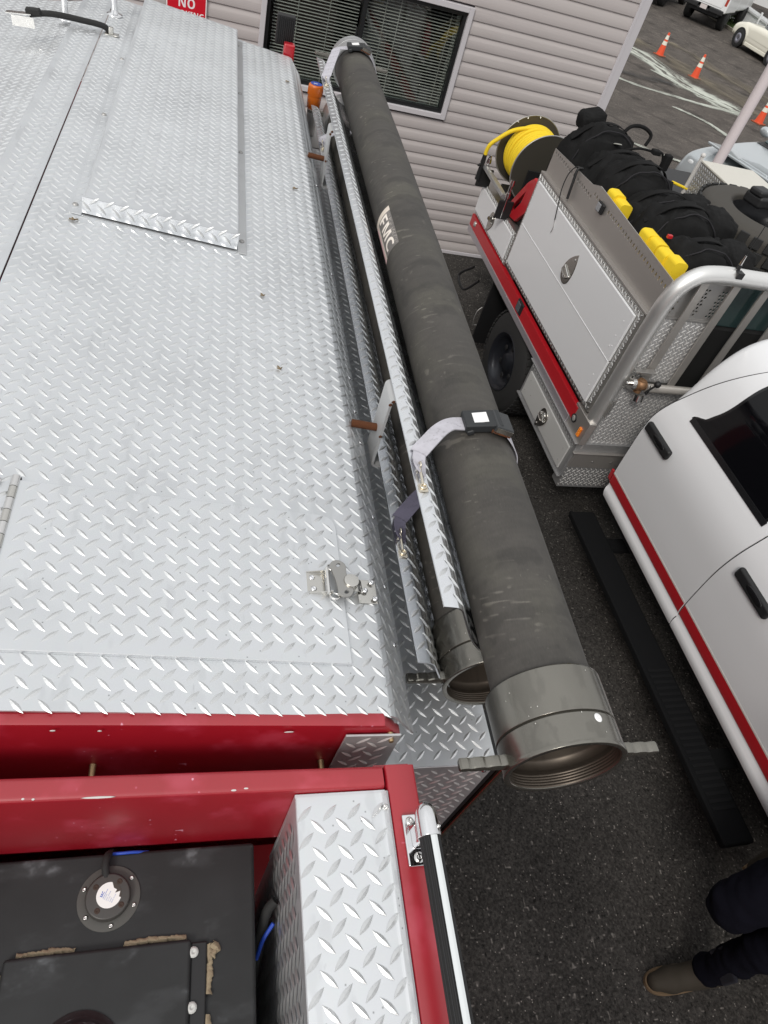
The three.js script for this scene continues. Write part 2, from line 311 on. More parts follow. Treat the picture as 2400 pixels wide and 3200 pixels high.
// ------------------------------------------------------------ building with lap siding
const bld = thing('building', 'mauve grey building with horizontal lap siding and a dark window', 'building', [-0.1887, 0, -6.572], 0.0287);
M.siding = std({ color: lin(1, 1, 1), roughness: 0.62, map: tex(1024, 256, (u, v) => { const n = fbm(u, v, 4, 120, 4), gr = vnoise(u, v, 8, 121) * 0.3 + vnoise(u * 1, v, 128, 122) * 0.35 + fbm(u, v * 4 % 1, 16, 124, 4) * 0.35; return g3(0.735 + 0.035 * (n - 0.5) + 0.05 * (gr - 0.5), 1.01, 0.972, 0.962); }, [1.2, 0.3]), bumpScale: 0.0004 });
M.vinyl = phys({ color: lin(0.60, 0.575, 0.60), roughness: 0.4 });
{
  const p = 0.0996, winL = 0.505, winR = 2.21, winB = 1.25, winT = 2.11, cornerS = 3.69;
  const prof = y => fillet([[0.002, y - 0.006], [0.015, y], [0.0142, y + 0.058], [0.0055, y + 0.084], [0.004, y + p]], 0.004, 2);
  const board = (s0, s1, y) => {                   // profile is x = outwards, y = up, extruded along s
    const pr = prof(y), g = extrude([...pr, [-0.004, y + p], [-0.004, y - 0.006]], s0, s1, 0.6);
    g.applyMatrix4(frameMat(V(0, 0, 0), V(0, 0, 1), V(0, 1, 0), V(1, 0, 0)));
    const P = g.attributes.position, U = new Float32Array(P.count * 2), o = rr(0, 1);
    for (let i = 0; i < P.count; i++) { U[2 * i] = P.getX(i) + o; U[2 * i + 1] = P.getY(i) + o; }
    g.setAttribute('uv', new THREE.BufferAttribute(U, 2));
    const ix = g.attributes.position.array; for (let i = 0; i < ix.length; i += 9) for (let k = 0; k < 3; k++) { const t = ix[i + k]; ix[i + k] = ix[i + 3 + k]; ix[i + 3 + k] = t; }
    g.computeVertexNormals(); return toCreasedNormals(g, 0.5);
  };
  const sid = [1, 0.97, 1.02, 0.985].map((q, i) => { const m = M.siding.clone(); m.color.setRGB(q, q * (i % 2 ? 0.995 : 1), q); return m; });
  for (let k = 0, y = 0.036; y < 3.55; y += p, k++) {
    if (y + p > winB && y < winT) { part('siding_board', board(-5, winL, y), sid[k % 4], bld); part('siding_board', board(winR, cornerS, y), sid[(k + 1) % 4], bld); }
    else part('siding_board', board(-5, cornerS, y), sid[(k * 3) % 4], bld);
  }
  part('wall_core', [span(-5, winL - 0.02, 0, 3.6, -0.25, -0.01), span(winR + 0.02, cornerS, 0, 3.6, -0.25, -0.01), span(winL - 0.02, winR + 0.02, 0, winB - 0.02, -0.25, -0.01), span(winL - 0.02, winR + 0.02, winT + 0.02, 3.6, -0.25, -0.01), span(cornerS - 0.25, cornerS, 0, 3.6, -7.5, -0.26), span(-5, -4.75, 0, 3.6, -7.5, -0.26), span(-5, cornerS, 0, 3.6, -7.75, -7.5)], M.siding, bld);
  part('corner_trim', [span(cornerS - 0.075, cornerS + 0.022, 0.03, 3.6, -0.008, 0.024, 0.004), span(cornerS + 0.001, cornerS + 0.024, 0.03, 3.6, -0.10, -0.009, 0.004), span(cornerS - 0.052, cornerS - 0.046, 0.03, 3.6, 0.0245, 0.027)], M.vinyl, bld);
  part('base_trim', span(-5, cornerS, 0, 0.034, -0.01, 0.02, 0.004), M.vinyl, bld);
  part('roof', [span(-5.4, cornerS + 0.4, 3.6, 3.72, -8.1, 0.45)], std({ color: lin(0.16, 0.15, 0.15), roughness: 0.9 }), bld);
  const win = part('window', [span(winL, winL + 0.042, winB, winT, -0.06, 0.034, 0.004), span(winR - 0.042, winR, winB, winT, -0.06, 0.034, 0.004), span(winL + 0.042, winR - 0.042, winB, winB + 0.042, -0.06, 0.033, 0.004), span(winL + 0.042, winR - 0.042, winT - 0.042, winT, -0.06, 0.033, 0.004)], M.vinyl, bld);
  const gl = winL + 0.042, gr = winR - 0.042, gb = winB + 0.042, gt = winT - 0.042, mid = 1.318;
  part('sash', [span(gl, gl + 0.03, gb, gt, -0.05, 0.004), span(gr - 0.03, gr, gb, gt, -0.05, 0.004), span(gl + 0.03, gr - 0.03, gb, gb + 0.03, -0.05, 0.004), span(gl + 0.03, gr - 0.03, gt - 0.03, gt, -0.05, 0.004), span(mid - 0.018, mid + 0.018, gb + 0.03, gt - 0.03, -0.05, 0.006)], std({ color: lin(0.012, 0.013, 0.014), roughness: 0.35 }), win);
  part('pane', span(gl + 0.03, mid - 0.018, gb + 0.03, gt - 0.03, -0.022, -0.021), M.glass, win);
  part('pane', span(mid + 0.018, gr - 0.03, gb + 0.03, gt - 0.03, -0.030, -0.029), M.glass, win);
  part('inner_sill', [span(gl, gr, gb - 0.012, gb + 0.022, -0.20, -0.055), span(gr - 0.02, gr + 0.01, gb, gt, -0.2, -0.055)], std({ color: lin(0.66, 0.70, 0.66), roughness: 0.5 }), win);
  const slatG = merged(span(0, 1, -0.0006, 0.0006, -0.012, 0.012));
  const slatM = std({ color: lin(0.52, 0.50, 0.47), roughness: 0.6, side: THREE.DoubleSide });
  for (let y = gb + 0.05; y < gt - 0.03; y += 0.0228) for (const [a, b] of [[gl + 0.06, mid - 0.03], [mid + 0.03, gr - 0.03]]) {
    const m = part('blind_slat', slatG, slatM, bld); m.scale.set(b - a, 1, 1); m.position.set(a, y, -0.07); m.rotation.x = 0.10;
  }
  part('blind_cord', [0.80, 1.05, 1.5, 1.62, 2.06].map(s => rod(V(s, gb + 0.02, -0.056), V(s, gt, -0.056), 0.0022)), std({ color: lin(0.5, 0.48, 0.44), roughness: 0.8 }), bld);
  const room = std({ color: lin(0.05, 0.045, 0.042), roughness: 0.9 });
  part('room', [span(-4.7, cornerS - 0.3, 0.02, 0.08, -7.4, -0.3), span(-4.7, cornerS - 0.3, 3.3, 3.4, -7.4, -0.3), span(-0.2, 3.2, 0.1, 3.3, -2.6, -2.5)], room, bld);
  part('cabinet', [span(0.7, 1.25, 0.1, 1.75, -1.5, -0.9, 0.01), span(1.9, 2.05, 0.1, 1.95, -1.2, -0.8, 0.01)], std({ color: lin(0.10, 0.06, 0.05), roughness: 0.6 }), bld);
  part('yellow_banner', place(new THREE.TorusGeometry(0.3, 0.05, 8, 24, 2.2), { x: 1.95, y: 1.72, z: -1.1, rz: 0.8 }), std({ color: lin(0.22, 0.15, 0.02), roughness: 0.8 }), bld);
  part('papers', [place(box(0.035, 0.16, 0.01), { x: 1.49, y: 1.72, z: -0.6, rz: 0.5 }), place(box(0.3, 0.2, 0.02), { x: 1.6, y: 1.5, z: -0.9, rz: 0.1 })], std({ color: lin(0.4, 0.4, 0.42), roughness: 0.8 }), bld);
}
// red sign hung on the siding
{
  const s = thing('no_smoking_sign', 'red NO SMOKING sign with white letters on the mauve siding', 'sign', [-0.1887 - 0.055 * 0.99959 + 0.0287 * 0.03, 1.66, -6.572 + 0.055 * 0.0287 + 0.03], 0.0287);
  const c = document.createElement('canvas'); c.width = 512; c.height = 512; const x = c.getContext('2d');
  x.fillStyle = '#f4f2f2'; x.fillRect(0, 0, 512, 512); x.fillStyle = '#d4142a'; x.fillRect(12, 12, 488, 488);
  x.fillStyle = '#f6f4f4'; x.textAlign = 'center'; x.font = 'bold 150px sans-serif'; x.fillText('NO', 256, 262); x.font = 'bold 98px sans-serif'; x.fillText('SMOKING', 256, 368);
  const t = new THREE.CanvasTexture(c); t.colorSpace = THREE.SRGBColorSpace;
  part('sign_back', box(0.30, 0.30, 0.003, 0, 0, 0), M.sticker, s);
  part('sign_face', place(new THREE.PlaneGeometry(0.297, 0.297), { z: 0.0035 }), std({ map: t, roughness: 0.45 }), s);
}

// ------------------------------------------------------------ fire engine: tread plate top, red rails, tank
const engine = thing('fire_engine', 'red fire engine seen from its tread plate roof', 'fire engine', [-0.6, 0, -1.9]);
const dk = x => H - 0.988 - 0.0963 * x;            // height of the sloping roof plate
const slope = Math.atan(0.0963), eX = V(Math.cos(slope), -Math.sin(slope), 0), eZ = V(0, 0, 1);
const onDeck = (x, z, d = 0) => V(x + d * Math.sin(slope), dk(x) + d * Math.cos(slope), z);
const tilt = g => { g.rotateZ(-slope); return g; };  // pieces modelled flat on the roof
const atDeck = (g, x, z, d = 0) => { tilt(g); const p = onDeck(x, z, d); g.translate(p.x, p.y, p.z); return g; };
const zN = -0.464, zF = -3.74;
{
  const roofProf = fillet([[-0.431, dk(-0.431)], [0.336, dk(0.336)], [0.387, H - 1.088]], 0.012, 6);
  const roof = part('roof_plate', sheet(roofProf, zF, zN), M.tread, engine);
  const inHatch = (x, z) => x > -0.352 && x < 0.114 && z < -1.83, inDoor = (x, z) => x > -0.30 && x < 0.281 && z > -0.886 && z < -0.55;
  lugsAlong(roof, roofProf, zF, zN, (x, z) => !inHatch(x, z) && !inDoor(x, z));
  part('roof_wall', span(0.335, 0.345, H - 1.285, H - 1.045, zF, zN), M.tread, engine);
  part('roof_screws', [-0.62, -0.75, -0.93, -1.16, -1.27, -1.4, -1.9, -2.5].map((z, i) => screwHead(V(0.370, H - 1.0615, z), V(0.8, 0.6, 0), 0.006)), M.chrome, engine);
  // second sheet up to the ridge, with its folded edge
  const left = part('ridge_plate', sheet(fillet([[-0.543, H - 1.0], [-0.541, H - 0.936], [-0.435, dk(-0.435)]], 0.004, 3), zF, 0.2), M.tread, engine);
  lugs(left, onDeck(-0.537, zF), eZ, eX, 3.9, 0.104, null, 0.036, 1, M.lug, [0.1, 0.2]);
  const low = part('side_plate', sheet(fillet([[-1.75, H - 1.06], [-0.72, H - 1.02], [-0.5455, H - 0.984]], 0.06, 5), zF, 0.2), M.tread, engine);
  lugsAlong(low, fillet([[-1.75, H - 1.06], [-0.72, H - 1.02], [-0.5455, H - 0.984]], 0.06, 5), zF, 0.2, null, [0.6, 0.7]);
}
{ // raised box on the roof with bolted flanges
  const z0 = -3.70, z1 = -1.834, hh = 0.046;
  const hb = part('roof_hatch', atDeck(sheet(fillet([[-0.0165, 0.002], [-0.0135, hh], [0.382, hh], [0.384, 0.002]], 0.006, 4), z0 + 1.834, -0.0035), -0.300, -1.834), M.tread, engine);
  lugs(hb, onDeck(-0.314, z0, hh), eZ, eX, z1 - z0 - 0.02, 0.394, null, 0.036, 1, M.lug, [0.2, 0.1]);
  const fr = part('front_panel', atDeck(span(-0.0165, 0.383, 0.004, hh, -0.003, 0.001, 0.0012), -0.300, -1.834), M.shinyTread, hb);
  lugs(fr, onDeck(-0.316, -1.8325, 0.004), eX, V(Math.sin(slope), Math.cos(slope), 0), 0.4, 0.05, null, 0.036, 1.05, M.lug, [0.3, 0.55]);
  part('flange', atDeck(span(0.084, 0.109, 0.0005, 0.0035, z0, z1 + 0.012, 0.001), 0, 0), M.smoothAlu, hb);
  const fl = part('flange', atDeck(span(-0.347, -0.318, 0.0005, 0.0035, z0, z1 + 0.010, 0.001), 0, 0), M.tread, hb);
  lugs(fl, onDeck(-0.348, z0, 0.0036), eZ, eX, z1 - z0, 0.028, null, 0.036, 0.8, M.lug);
  part('flange_bolts', [...[-3.625, -3.044, -2.492, -1.887].map(z => screwHead(onDeck(0.095, z, 0.0035), V(0.09, 1, 0), 0.0075, 0.005)), ...[-3.015, -2.481, -1.868].map(z => screwHead(onDeck(-0.336, z, 0.0035), V(0.09, 1, 0), 0.0075, 0.005))], M.dullAlu, hb);
}
{ // flush door in the roof with hinge and latch
  const s = new THREE.Shape(); const x0 = -0.291, x1 = 0.271, z0 = -0.878, z1 = -0.553, r = 0.035;
  s.moveTo(x0, -z1); s.lineTo(x1, -z1); s.lineTo(x1, -z0 - r); s.quadraticCurveTo(x1, -z0, x1 - r, -z0); s.lineTo(x0, -z0); s.closePath();
  const g = new THREE.ExtrudeGeometry(s, { depth: 0.0068, bevelEnabled: true, bevelThickness: 0.0006, bevelSize: 0.0006, bevelSegments: 1 }); g.rotateX(-Math.PI / 2);
  const door = part('roof_door', boxUV(atDeck(g, 0, 0, 0.0006)), M.tread, engine);
  lugs(door, onDeck(x0, z0, 0.008), eZ, eX, z1 - z0, x1 - x0, (s, t) => !(s < 0.03 && t > x1 - x0 - 0.03) && !(t > 0.485 && s > 0.125 && s < 0.18), 0.036, 1, M.lug, [0.35, 0.7]);
}
{
  const door = engine.children.find(c => c.name === 'roof_door');
  let z = -0.886;
  for (let i = 0; i < 16; i++) { const l = 0.026; part('hinge_knuckle', rod(onDeck(-0.294, z + 0.0006, 0.007), onDeck(-0.294, z + l - 0.0006, 0.007), 0.0072, 0.0072, 12), i % 2 ? M.steel : M.brushed, door); z += l; }
  part('hinge_leaf', atDeck(span(-0.302, -0.287, 0.0005, 0.0068, -0.886, -0.47), 0, 0), M.black, door);
  part('door_screws', [[-0.322, -0.875], [-0.277, -0.868], [-0.277, -0.722], [-0.32, -0.72]].map(p => screwHead(onDeck(p[0], p[1], 0.005), V(0.09, 1, 0), 0.0075)), M.zinc, engine);
  // rotary draw latch: left bracket with ears and wire, butterfly cam, right keeper
  const L = (g, dx, dz, d) => atDeck(g, 0.203 + dx, -0.712 + dz, d);
  const latch = part('latch', [L(span(0, 0.034, 0, 0.0025, -0.022, 0.022, 0.001), 0, 0, 0.006), L(extrude([[0, 0], [0.044, 0], [0.044, 0.016], [0, 0.003]], -0.024, -0.0225), 0, 0, 0.006), L(extrude([[0, 0], [0.044, 0], [0.044, 0.016], [0, 0.003]], 0.0225, 0.024), 0, 0, 0.006)], M.steel, engine);
  part('latch_pin', L(rod(V(0.036, 0.013, -0.028), V(0.036, 0.013, 0.028), 0.0035), 0, 0, 0.006), M.zinc, latch);
  part('latch_spring', [-0.031, 0.032].map(z => L(place(new THREE.TorusGeometry(0.0085, 0.002, 8, 22), { x: 0.047, y: 0.012, z, rx: 1.25 }), 0, 0, 0.006)), M.zinc, latch);
  const s = new THREE.Shape(); s.moveTo(-0.012, -0.030); s.bezierCurveTo(-0.004, -0.045, 0.016, -0.040, 0.018, -0.024); s.bezierCurveTo(0.012, -0.010, 0.012, 0.010, 0.018, 0.026); s.bezierCurveTo(0.016, 0.044, -0.006, 0.046, -0.012, 0.030); s.bezierCurveTo(-0.008, 0.012, -0.008, -0.012, -0.012, -0.030);
  for (const y of [-0.029, 0.030]) { const h = new THREE.Path(); h.absellipse(0.004, y, 0.006, 0.004, 0, Math.PI * 2, true, 0.6); s.holes.push(h); }
  const cam = new THREE.ExtrudeGeometry(s, { depth: 0.003, bevelEnabled: true, bevelThickness: 0.0008, bevelSize: 0.0008, bevelSegments: 2, curveSegments: 14 }); cam.rotateX(-Math.PI / 2); cam.rotateY(0.18);
  part('latch_cam', L(cam, 0.058, -0.002, 0.022), std({ color: lin(0.40, 0.39, 0.37), metalness: 1, roughness: 0.35 }), latch);
  part('latch_bolt', L(lathe([[0.0001, 0.004], [0.013, 0.004], [0.0145, 0.002], [0.0145, -0.014], [0.006, -0.016]], 24), 0.078, 0.002, 0.026), M.steel, latch);
  part('latch_arm', L(extrude(fillet([[0.066, 0.012], [0.094, 0.012], [0.103, 0.004], [0.104, 0.003], [0.095, 0.010], [0.066, 0.010]], 0.002, 2), -0.014, 0.015), 0, 0.002, 0.006), M.steel, latch);
  part('latch_keeper', [L(span(0.0985, 0.134, 0, 0.0025, -0.026, 0.026, 0.001), 0, 0.006, 0.001), L(extrude([[0.094, 0.010], [0.099, 0.010], [0.0995, 0], [0.0975, 0]], -0.026, 0.026), 0, 0.006, 0.001)], M.steel, latch);
  part('latch_screws', [[0.010, -0.012], [0.012, 0.012], [0.124, -0.012], [0.109, 0.007], [0.127, 0.024]].map(p => screwHead(onDeck(0.203 + p[0], -0.712 + p[1], 0.0075), V(0.09, 1, 0), 0.0058, 0.0035)), M.chrome, latch);
}
{ // chrome grab rail posts and rubber hold-down at the far left of the roof
  for (const [x, z] of [[-0.585, -3.40], [-0.412, -3.50]]) {
    const y = x < -0.54 ? H - 0.972 - 0.002 : dk(x);
    part('grab_rail_post', [place(lathe([[0.0001, 0.02], [0.012, 0.02], [0.015, 0.008], [0.03, 0.005], [0.031, 0]], 24), { x, y, z }), pipe([[x, y + 0.015, z], [x, y + 0.07, z], [x + 0.004, y + 0.13, z]], 0.0125, 12, 14), place(lathe([[0.0001, 0.03], [0.017, 0.026], [0.019, 0], [0.017, -0.02], [0.0001, -0.022]], 20), { x: x + 0.004, y: y + 0.14, z })], M.chrome, engine);
  }
  part('grab_rail', [rod(V(-0.9, H - 0.80, -3.25), V(-0.2, H - 0.80, -3.62), 0.013)], M.chrome, engine);
  const st = part('hold_down_strap', [pipe([[-0.668, H - 0.915, -3.16], [-0.60, H - 0.905, -3.18], [-0.50, H - 0.914, -3.22], [-0.418, H - 0.928, -3.25], [-0.405, H - 0.942, -3.255]], 0.0105, 30, 8), place(box(0.05, 0.022, 0.03, 0, 0, 0, 0.005), { x: -0.653, y: H - 0.905, z: -3.163, rz: 0.1 })], M.rubber, engine);
  part('strap_bracket', [place(box(0.085, 0.003, 0.028, 0, 0, 0), { x: -0.70, y: H - 0.915, z: -3.15, rz: 0.12 }), place(box(0.075, 0.034, 0.003), { x: -0.685, y: H - 0.935, z: -3.132, rz: 0.05 })], M.zinc, st);
  part('strap_bracket', [place(box(0.018, 0.03, 0.018, 0, 0, 0, 0.004), { x: -0.398, y: H - 0.938, z: -3.25 }), place(box(0.05, 0.003, 0.03), { x: -0.395, y: dk(-0.395) + 0.003, z: -3.25 })], M.steel, st);
  for (const [x, z, s] of [[0.30, -3.37, 0.7], [0.275, -2.33, 0.7], [-0.33, -1.79, 0.8], [0.148, -1.63, 0.5], [0.18, -1.33, 0.55]]) {
    const p = [onDeck(x - 0.012 * s, z, 0.004), onDeck(x, z + 0.004, 0.006), onDeck(x + 0.012 * s, z - 0.006, 0.004)];
    part('dry_leaf', [pipe(p, 0.0024 * s, 8, 5), pipe([onDeck(x - 0.004, z - 0.008, 0.004), onDeck(x + 0.003, z + 0.007 * s, 0.006)], 0.002, 6, 5)], std({ color: lin(0.20, 0.15, 0.09), roughness: 1 }), engine);
  }
}
{ // red bulkhead, red rail, side rail, diamond gusset
  const yT = x => dk(x) + 0.002;
  part('red_bulkhead', boxUV(toCreasedNormals(plate([[-1.75, H - 1.62], [0.300, H - 1.35], [0.350, H - 1.20], [0.352, H - 1.058], [0.316, yT(0.316)], [-1.75, yT(-1.75) - 0.03]], 1, 0.024, 0.005).translate(0, 0, -0.4645), 0.6)), M.red, engine);
  const gus = part('gusset_plate', boxUV(place(plate([[0.253, H - 1.030], [0.346, H - 1.034], [0.349, H - 1.19], [0.335, H - 1.33], [0.244, H - 1.33]], 1, 0.004, 0.001), { z: -0.4395 })), M.plateTread, engine);
  lugs(gus, V(0.256, H - 1.33, -0.4354), V(1, 0, 0), V(0, 1, 0), 0.09, 0.30, null, 0.036, 1, M.plateLug);
  part('bulkhead_bolts', [[-0.128, -1.12], [0.232, -1.145], [0.330, -1.043], [0.262, -1.2]].map(([x, y]) => rod(V(x, H + y, -0.445), V(x, H + y, x > 0.24 ? -0.43 : -0.415), 0.0055, 0.004)), std({ color: lin(0.5, 0.36, 0.2), metalness: 0.9, roughness: 0.4 }), engine);
  const rail = part('red_rail', [(() => {
    const g = extrude(fillet([[-0.377, -0.03], [-0.377, 0], [-0.344, 0], [-0.344, -0.21]], 0.008, 5).concat([[-0.349, -0.21], [-0.352, -0.03]]), -1.75, 0.296);
    g.applyMatrix4(frameMat(V(0, 0, 0), V(0, 0, 1), V(0, 1, 0), V(1, 0, 0)));
    const ix = g.attributes.position.array; for (let i = 0; i < ix.length; i += 9) for (let k = 0; k < 3; k++) { const t = ix[i + k]; ix[i + k] = ix[i + 3 + k]; ix[i + 3 + k] = t; }
    g.computeVertexNormals(); const q = toCreasedNormals(g, 0.6); q.rotateZ(-0.045); q.translate(0, H - 0.986, 0); return boxUV(q);
  })()], M.red, engine);
  part('paint_chip', [[-0.19, 0.0], [-0.178, 0.001], [-0.10, 0.002, 0.044], [0.075, 0.0, 0.008], [0.092, -0.002, 0.008]].map(([x, dz, l]) => { const g = new THREE.SphereGeometry(0.5, 8, 6); g.scale(l || 0.004, 0.0012, 0.003); g.rotateZ(-0.045); g.translate(x, H - 0.9862 - 0.045 * x - 0.0003, -0.3485 + dz); return g; }), M.paintChip, rail);
  part('paint_chip', [[-0.17, 0.008], [-0.11, 0.006], [0.16, 0.016]].map(([x, l]) => { const g = new THREE.SphereGeometry(0.5, 8, 6); g.scale(l, 0.004, 0.0016); g.translate(x, dk(x) - 0.010, -0.4402); return g; }), M.paintChip, engine);
  const side = part('side_rail', [extrude(fillet([[0.300, H - 1.08], [0.300, H - 1.0], [0.348, H - 1.003], [0.348, H - 1.9]], 0.006, 5).concat([[0.340, H - 1.9], [0.338, H - 1.05]]), -0.377, 0.94), span(0.285, 0.340, H - 1.3, H - 1.01, -0.381, -0.376)], M.red, engine);
  // handrail on the red side rail: base casting, chrome cap, black grip with a white strip
  const hx = 0.337, hy = H - 0.957;
  const bar = part('grab_bar', rod(V(hx, hy, -0.272), V(hx, hy, 0.85), 0.0133, 0.0133, 28), M.rubber, side);
  part('grip_strip', extrude(Array.from({ length: 9 }, (_, i) => { const a = 0.95 + i * 0.085; return [hx + 0.0148 * Math.cos(a + 0.15), hy + 0.0148 * Math.sin(a + 0.15)]; }).concat(Array.from({ length: 9 }, (_, i) => { const a = 0.95 + (8 - i) * 0.085; return [hx + 0.0125 * Math.cos(a + 0.15), hy + 0.0125 * Math.sin(a + 0.15)]; })), -0.271, 0.85, 1.2), std({ color: lin(0.70, 0.73, 0.74), roughness: 0.4 }), bar);
  part('grip_ribs', Array.from({ length: 12 }, (_, i) => { const a = 2.0 + i * 0.42; return rod(V(hx + 0.0132 * Math.cos(a), hy + 0.0132 * Math.sin(a), -0.27), V(hx + 0.0132 * Math.cos(a), hy + 0.0132 * Math.sin(a), 0.85), 0.0016, 0.0016, 6); }), M.black, bar);
  const cap = lathe([[0.0001, 0.046], [0.006, 0.0455], [0.012, 0.041], [0.0155, 0.033], [0.0168, 0.022], [0.0170, 0], [0.0165, -0.001], [0.0001, -0.001]], 30); cap.rotateX(-Math.PI / 2); cap.translate(hx, hy, -0.258);
  part('chrome_cap', cap, M.chrome, bar);
  part('chrome_base', [span(0.3135, 0.352, H - 1.0005, H - 0.9945, -0.302, -0.232, 0.0025), span(0.3225, 0.350, H - 0.997, H - 0.962, -0.283, -0.254, 0.006)], M.chrome, bar);
  part('base_screws', [screwHead(V(0.324, H - 0.9945, -0.292), V(0, 1, 0), 0.0062), screwHead(V(0.330, H - 0.9945, -0.243), V(0, 1, 0), 0.0075), screwHead(V(hx + 0.011, hy + 0.0125, -0.268), V(0.6, 0.7, 0), 0.003)], M.zinc, bar);
}
{ // tread plate side locker, black water tank with level sender and fill lid
  const bx0 = 0.162, bx1 = 0.2965, by = H - 1.003;
  const lock = part('side_locker', [sheet(fillet([[bx0 - 0.002, H - 1.62], [bx0, by], [bx1 - 0.006, by - 0.001], [bx1 - 0.001, by + 0.007]], 0.004, 3), -0.338, 0.94), sheet([[bx0, by - 0.001], [bx1, by - 0.002]], -0.342, -0.337, 0.3)], M.tread, engine);
  lugs(lock, V(bx0 + 0.003, by, -0.332), eZ, V(1, 0, 0), 1.2, 0.13, null, 0.036, 1, M.lug, [0.5, 0.25]);
  lugs(lock, V(bx0 - 0.0022, H - 1.62, -0.335), eZ, V(0, 1, 0), 1.2, 0.60, null, 0.036, 1.05, M.lug, [0.2, 0.3]);
  part('locker_screws', [[-0.315], [0.02], [0.25]].map(([z]) => screwHead(V(bx1 - 0.004, by + 0.0045, z), V(-0.5, 0.8, 0), 0.0045)), M.zinc, lock);
  part('inner_wall', [span(0.128, 0.296, H - 1.64, H - 1.62, -0.34, 1.6), span(-1.75, 0.13, H - 1.66, H - 1.64, -0.34, 1.6)], M.black, engine);
  const tk = part('water_tank', span(-1.7, 0.1215, H - 1.62, H - 1.185, -0.334, 0.90, 0.006), M.tank, engine);
  const sx = -0.089, sz = -0.272, sy = H - 1.185;
  const sender = part('level_sender', place(lathe([[0.0001, 0.0025], [0.030, 0.0025], [0.043, 0.0022], [0.0435, 0]], 48), { x: sx, y: sy, z: sz }), std({ color: lin(0.075, 0.072, 0.066), roughness: 0.6 }), tk);
  part('sender_cap', place(lathe([[0.0001, 0.013], [0.028, 0.0128], [0.031, 0.011], [0.0315, 0.002]], 44), { x: sx - 0.001, y: sy, z: sz }), std({ color: lin(0.06, 0.056, 0.052), roughness: 0.42 }), sender);
  const c = document.createElement('canvas'); c.width = c.height = 256; const q = c.getContext('2d'); q.fillStyle = '#f2f2f0'; q.fillRect(0, 0, 256, 256);
  q.save(); q.translate(128, 128); q.rotate(-1.15); q.fillStyle = '#2a4fb8'; q.font = 'bold 40px sans-serif'; q.fillText('MC', -46, -52); q.fillRect(-50, -42, 100, 4); q.fillStyle = '#5f78b8'; q.font = '15px sans-serif'; ['SYSTEMS', 'LEVEL SENSOR', '12 V DC', 'SERIAL', 'MADE IN USA'].forEach((t, i) => q.fillText(t, -56, -18 + i * 21)); q.restore();
  q.fillStyle = '#453e38'; q.beginPath(); q.moveTo(150, 0); q.lineTo(172, 60); q.lineTo(205, 80); q.lineTo(188, 110); q.lineTo(240, 96); q.lineTo(232, 150); q.lineTo(256, 160); q.lineTo(256, 0); q.fill();
  const lt = new THREE.CanvasTexture(c); lt.colorSpace = THREE.SRGBColorSpace;
  const lab = new THREE.CircleGeometry(0.0172, 32); lab.rotateX(-Math.PI / 2); lab.translate(sx + 0.0005, sy + 0.0134, sz - 0.001);
  part('sender_label', lab, std({ map: lt, roughness: 0.5 }), sender);
  part('sender_screws', [0.35, 1.4, 2.45, 3.5, 4.55, 5.6].map(a => screwHead(V(sx + 0.0375 * Math.cos(a), sy + 0.0025, sz + 0.0375 * Math.sin(a)), V(0, 1, 0), 0.0036)), M.zinc, sender);
  part('sender_plugs', [0.6, 2.2, 3.75, 5.35].map(a => screwHead(V(sx + 0.0225 * Math.cos(a), sy + 0.0122, sz + 0.0225 * Math.sin(a)), V(0, 1, 0), 0.0045, 0.0015)), std({ color: lin(0.05, 0.03, 0.022), roughness: 0.8 }), sender);
  part('sender_cable', pipe([[sx - 0.006, sy + 0.008, sz - 0.026], [sx - 0.009, sy + 0.012, sz - 0.042], [sx - 0.008, sy + 0.008, sz - 0.055], [sx - 0.004, sy - 0.02, sz - 0.068]], 0.0055, 24, 10), M.rubber, sender);
  part('blue_wire', pipe([[sx - 0.002, sy - 0.002, sz - 0.061], [sx + 0.012, sy + 0.003, sz - 0.0595], [sx + 0.03, sy + 0.002, sz - 0.060], [sx + 0.05, sy - 0.01, sz - 0.062]], 0.0024, 20, 8), M.blueWire, engine);
  // fill lid with sealant round its edge
  const lx0 = -0.214, lx1 = 0.030, lz0 = -0.207, ly = H - 1.175;
  const lid = part('fill_lid', span(lx0, lx1, H - 1.184, ly + 0.004, lz0, 0.25, 0.006), M.tank, tk);
  part('lid_edge', span(lx1 - 0.001, lx1 + 0.022, H - 1.184, ly - 0.003, lz0 + 0.004, 0.25, 0.003), M.black, lid);
  part('lid_dome', [place(lathe([[0.0001, 0.024], [0.02, 0.0235], [0.034, 0.020], [0.044, 0.012], [0.048, 0.004], [0.056, 0.002], [0.057, -0.002]], 44), { x: -0.108, y: ly + 0.004, z: -0.082 })], std({ color: 0xffffff, map: M.tank.map, roughness: 0.4 }), lid);
  part('lid_bolts', [[lx1 + 0.003, -0.19], [lx1 + 0.003, -0.125], [lx1 + 0.003, -0.02]].map(([x, z]) => screwHead(V(x, ly - 0.001, z), V(0, 1, 0), 0.0072, 0.0035)), std({ color: lin(0.55, 0.55, 0.53), roughness: 0.5 }), lid);
  const bead = (pts, r) => { const g = pipe(pts, r, 40, 8), P = g.attributes.position; for (let i = 0; i < P.count; i++) { const k = 0.5 + perlin.noise(P.getX(i) * 90, P.getY(i) * 90, P.getZ(i) * 90) * 0.9 + perlin.noise(P.getX(i) * 260, 3, P.getZ(i) * 260) * 0.7; P.setY(i, H - 1.186 + (P.getY(i) - H + 1.186) * (0.6 + 0.5 * k)); P.setZ(i, P.getZ(i) + 0.003 * (k - 0.5)); P.setX(i, P.getX(i) + 0.003 * (k - 0.5)); } g.computeVertexNormals(); return g; };
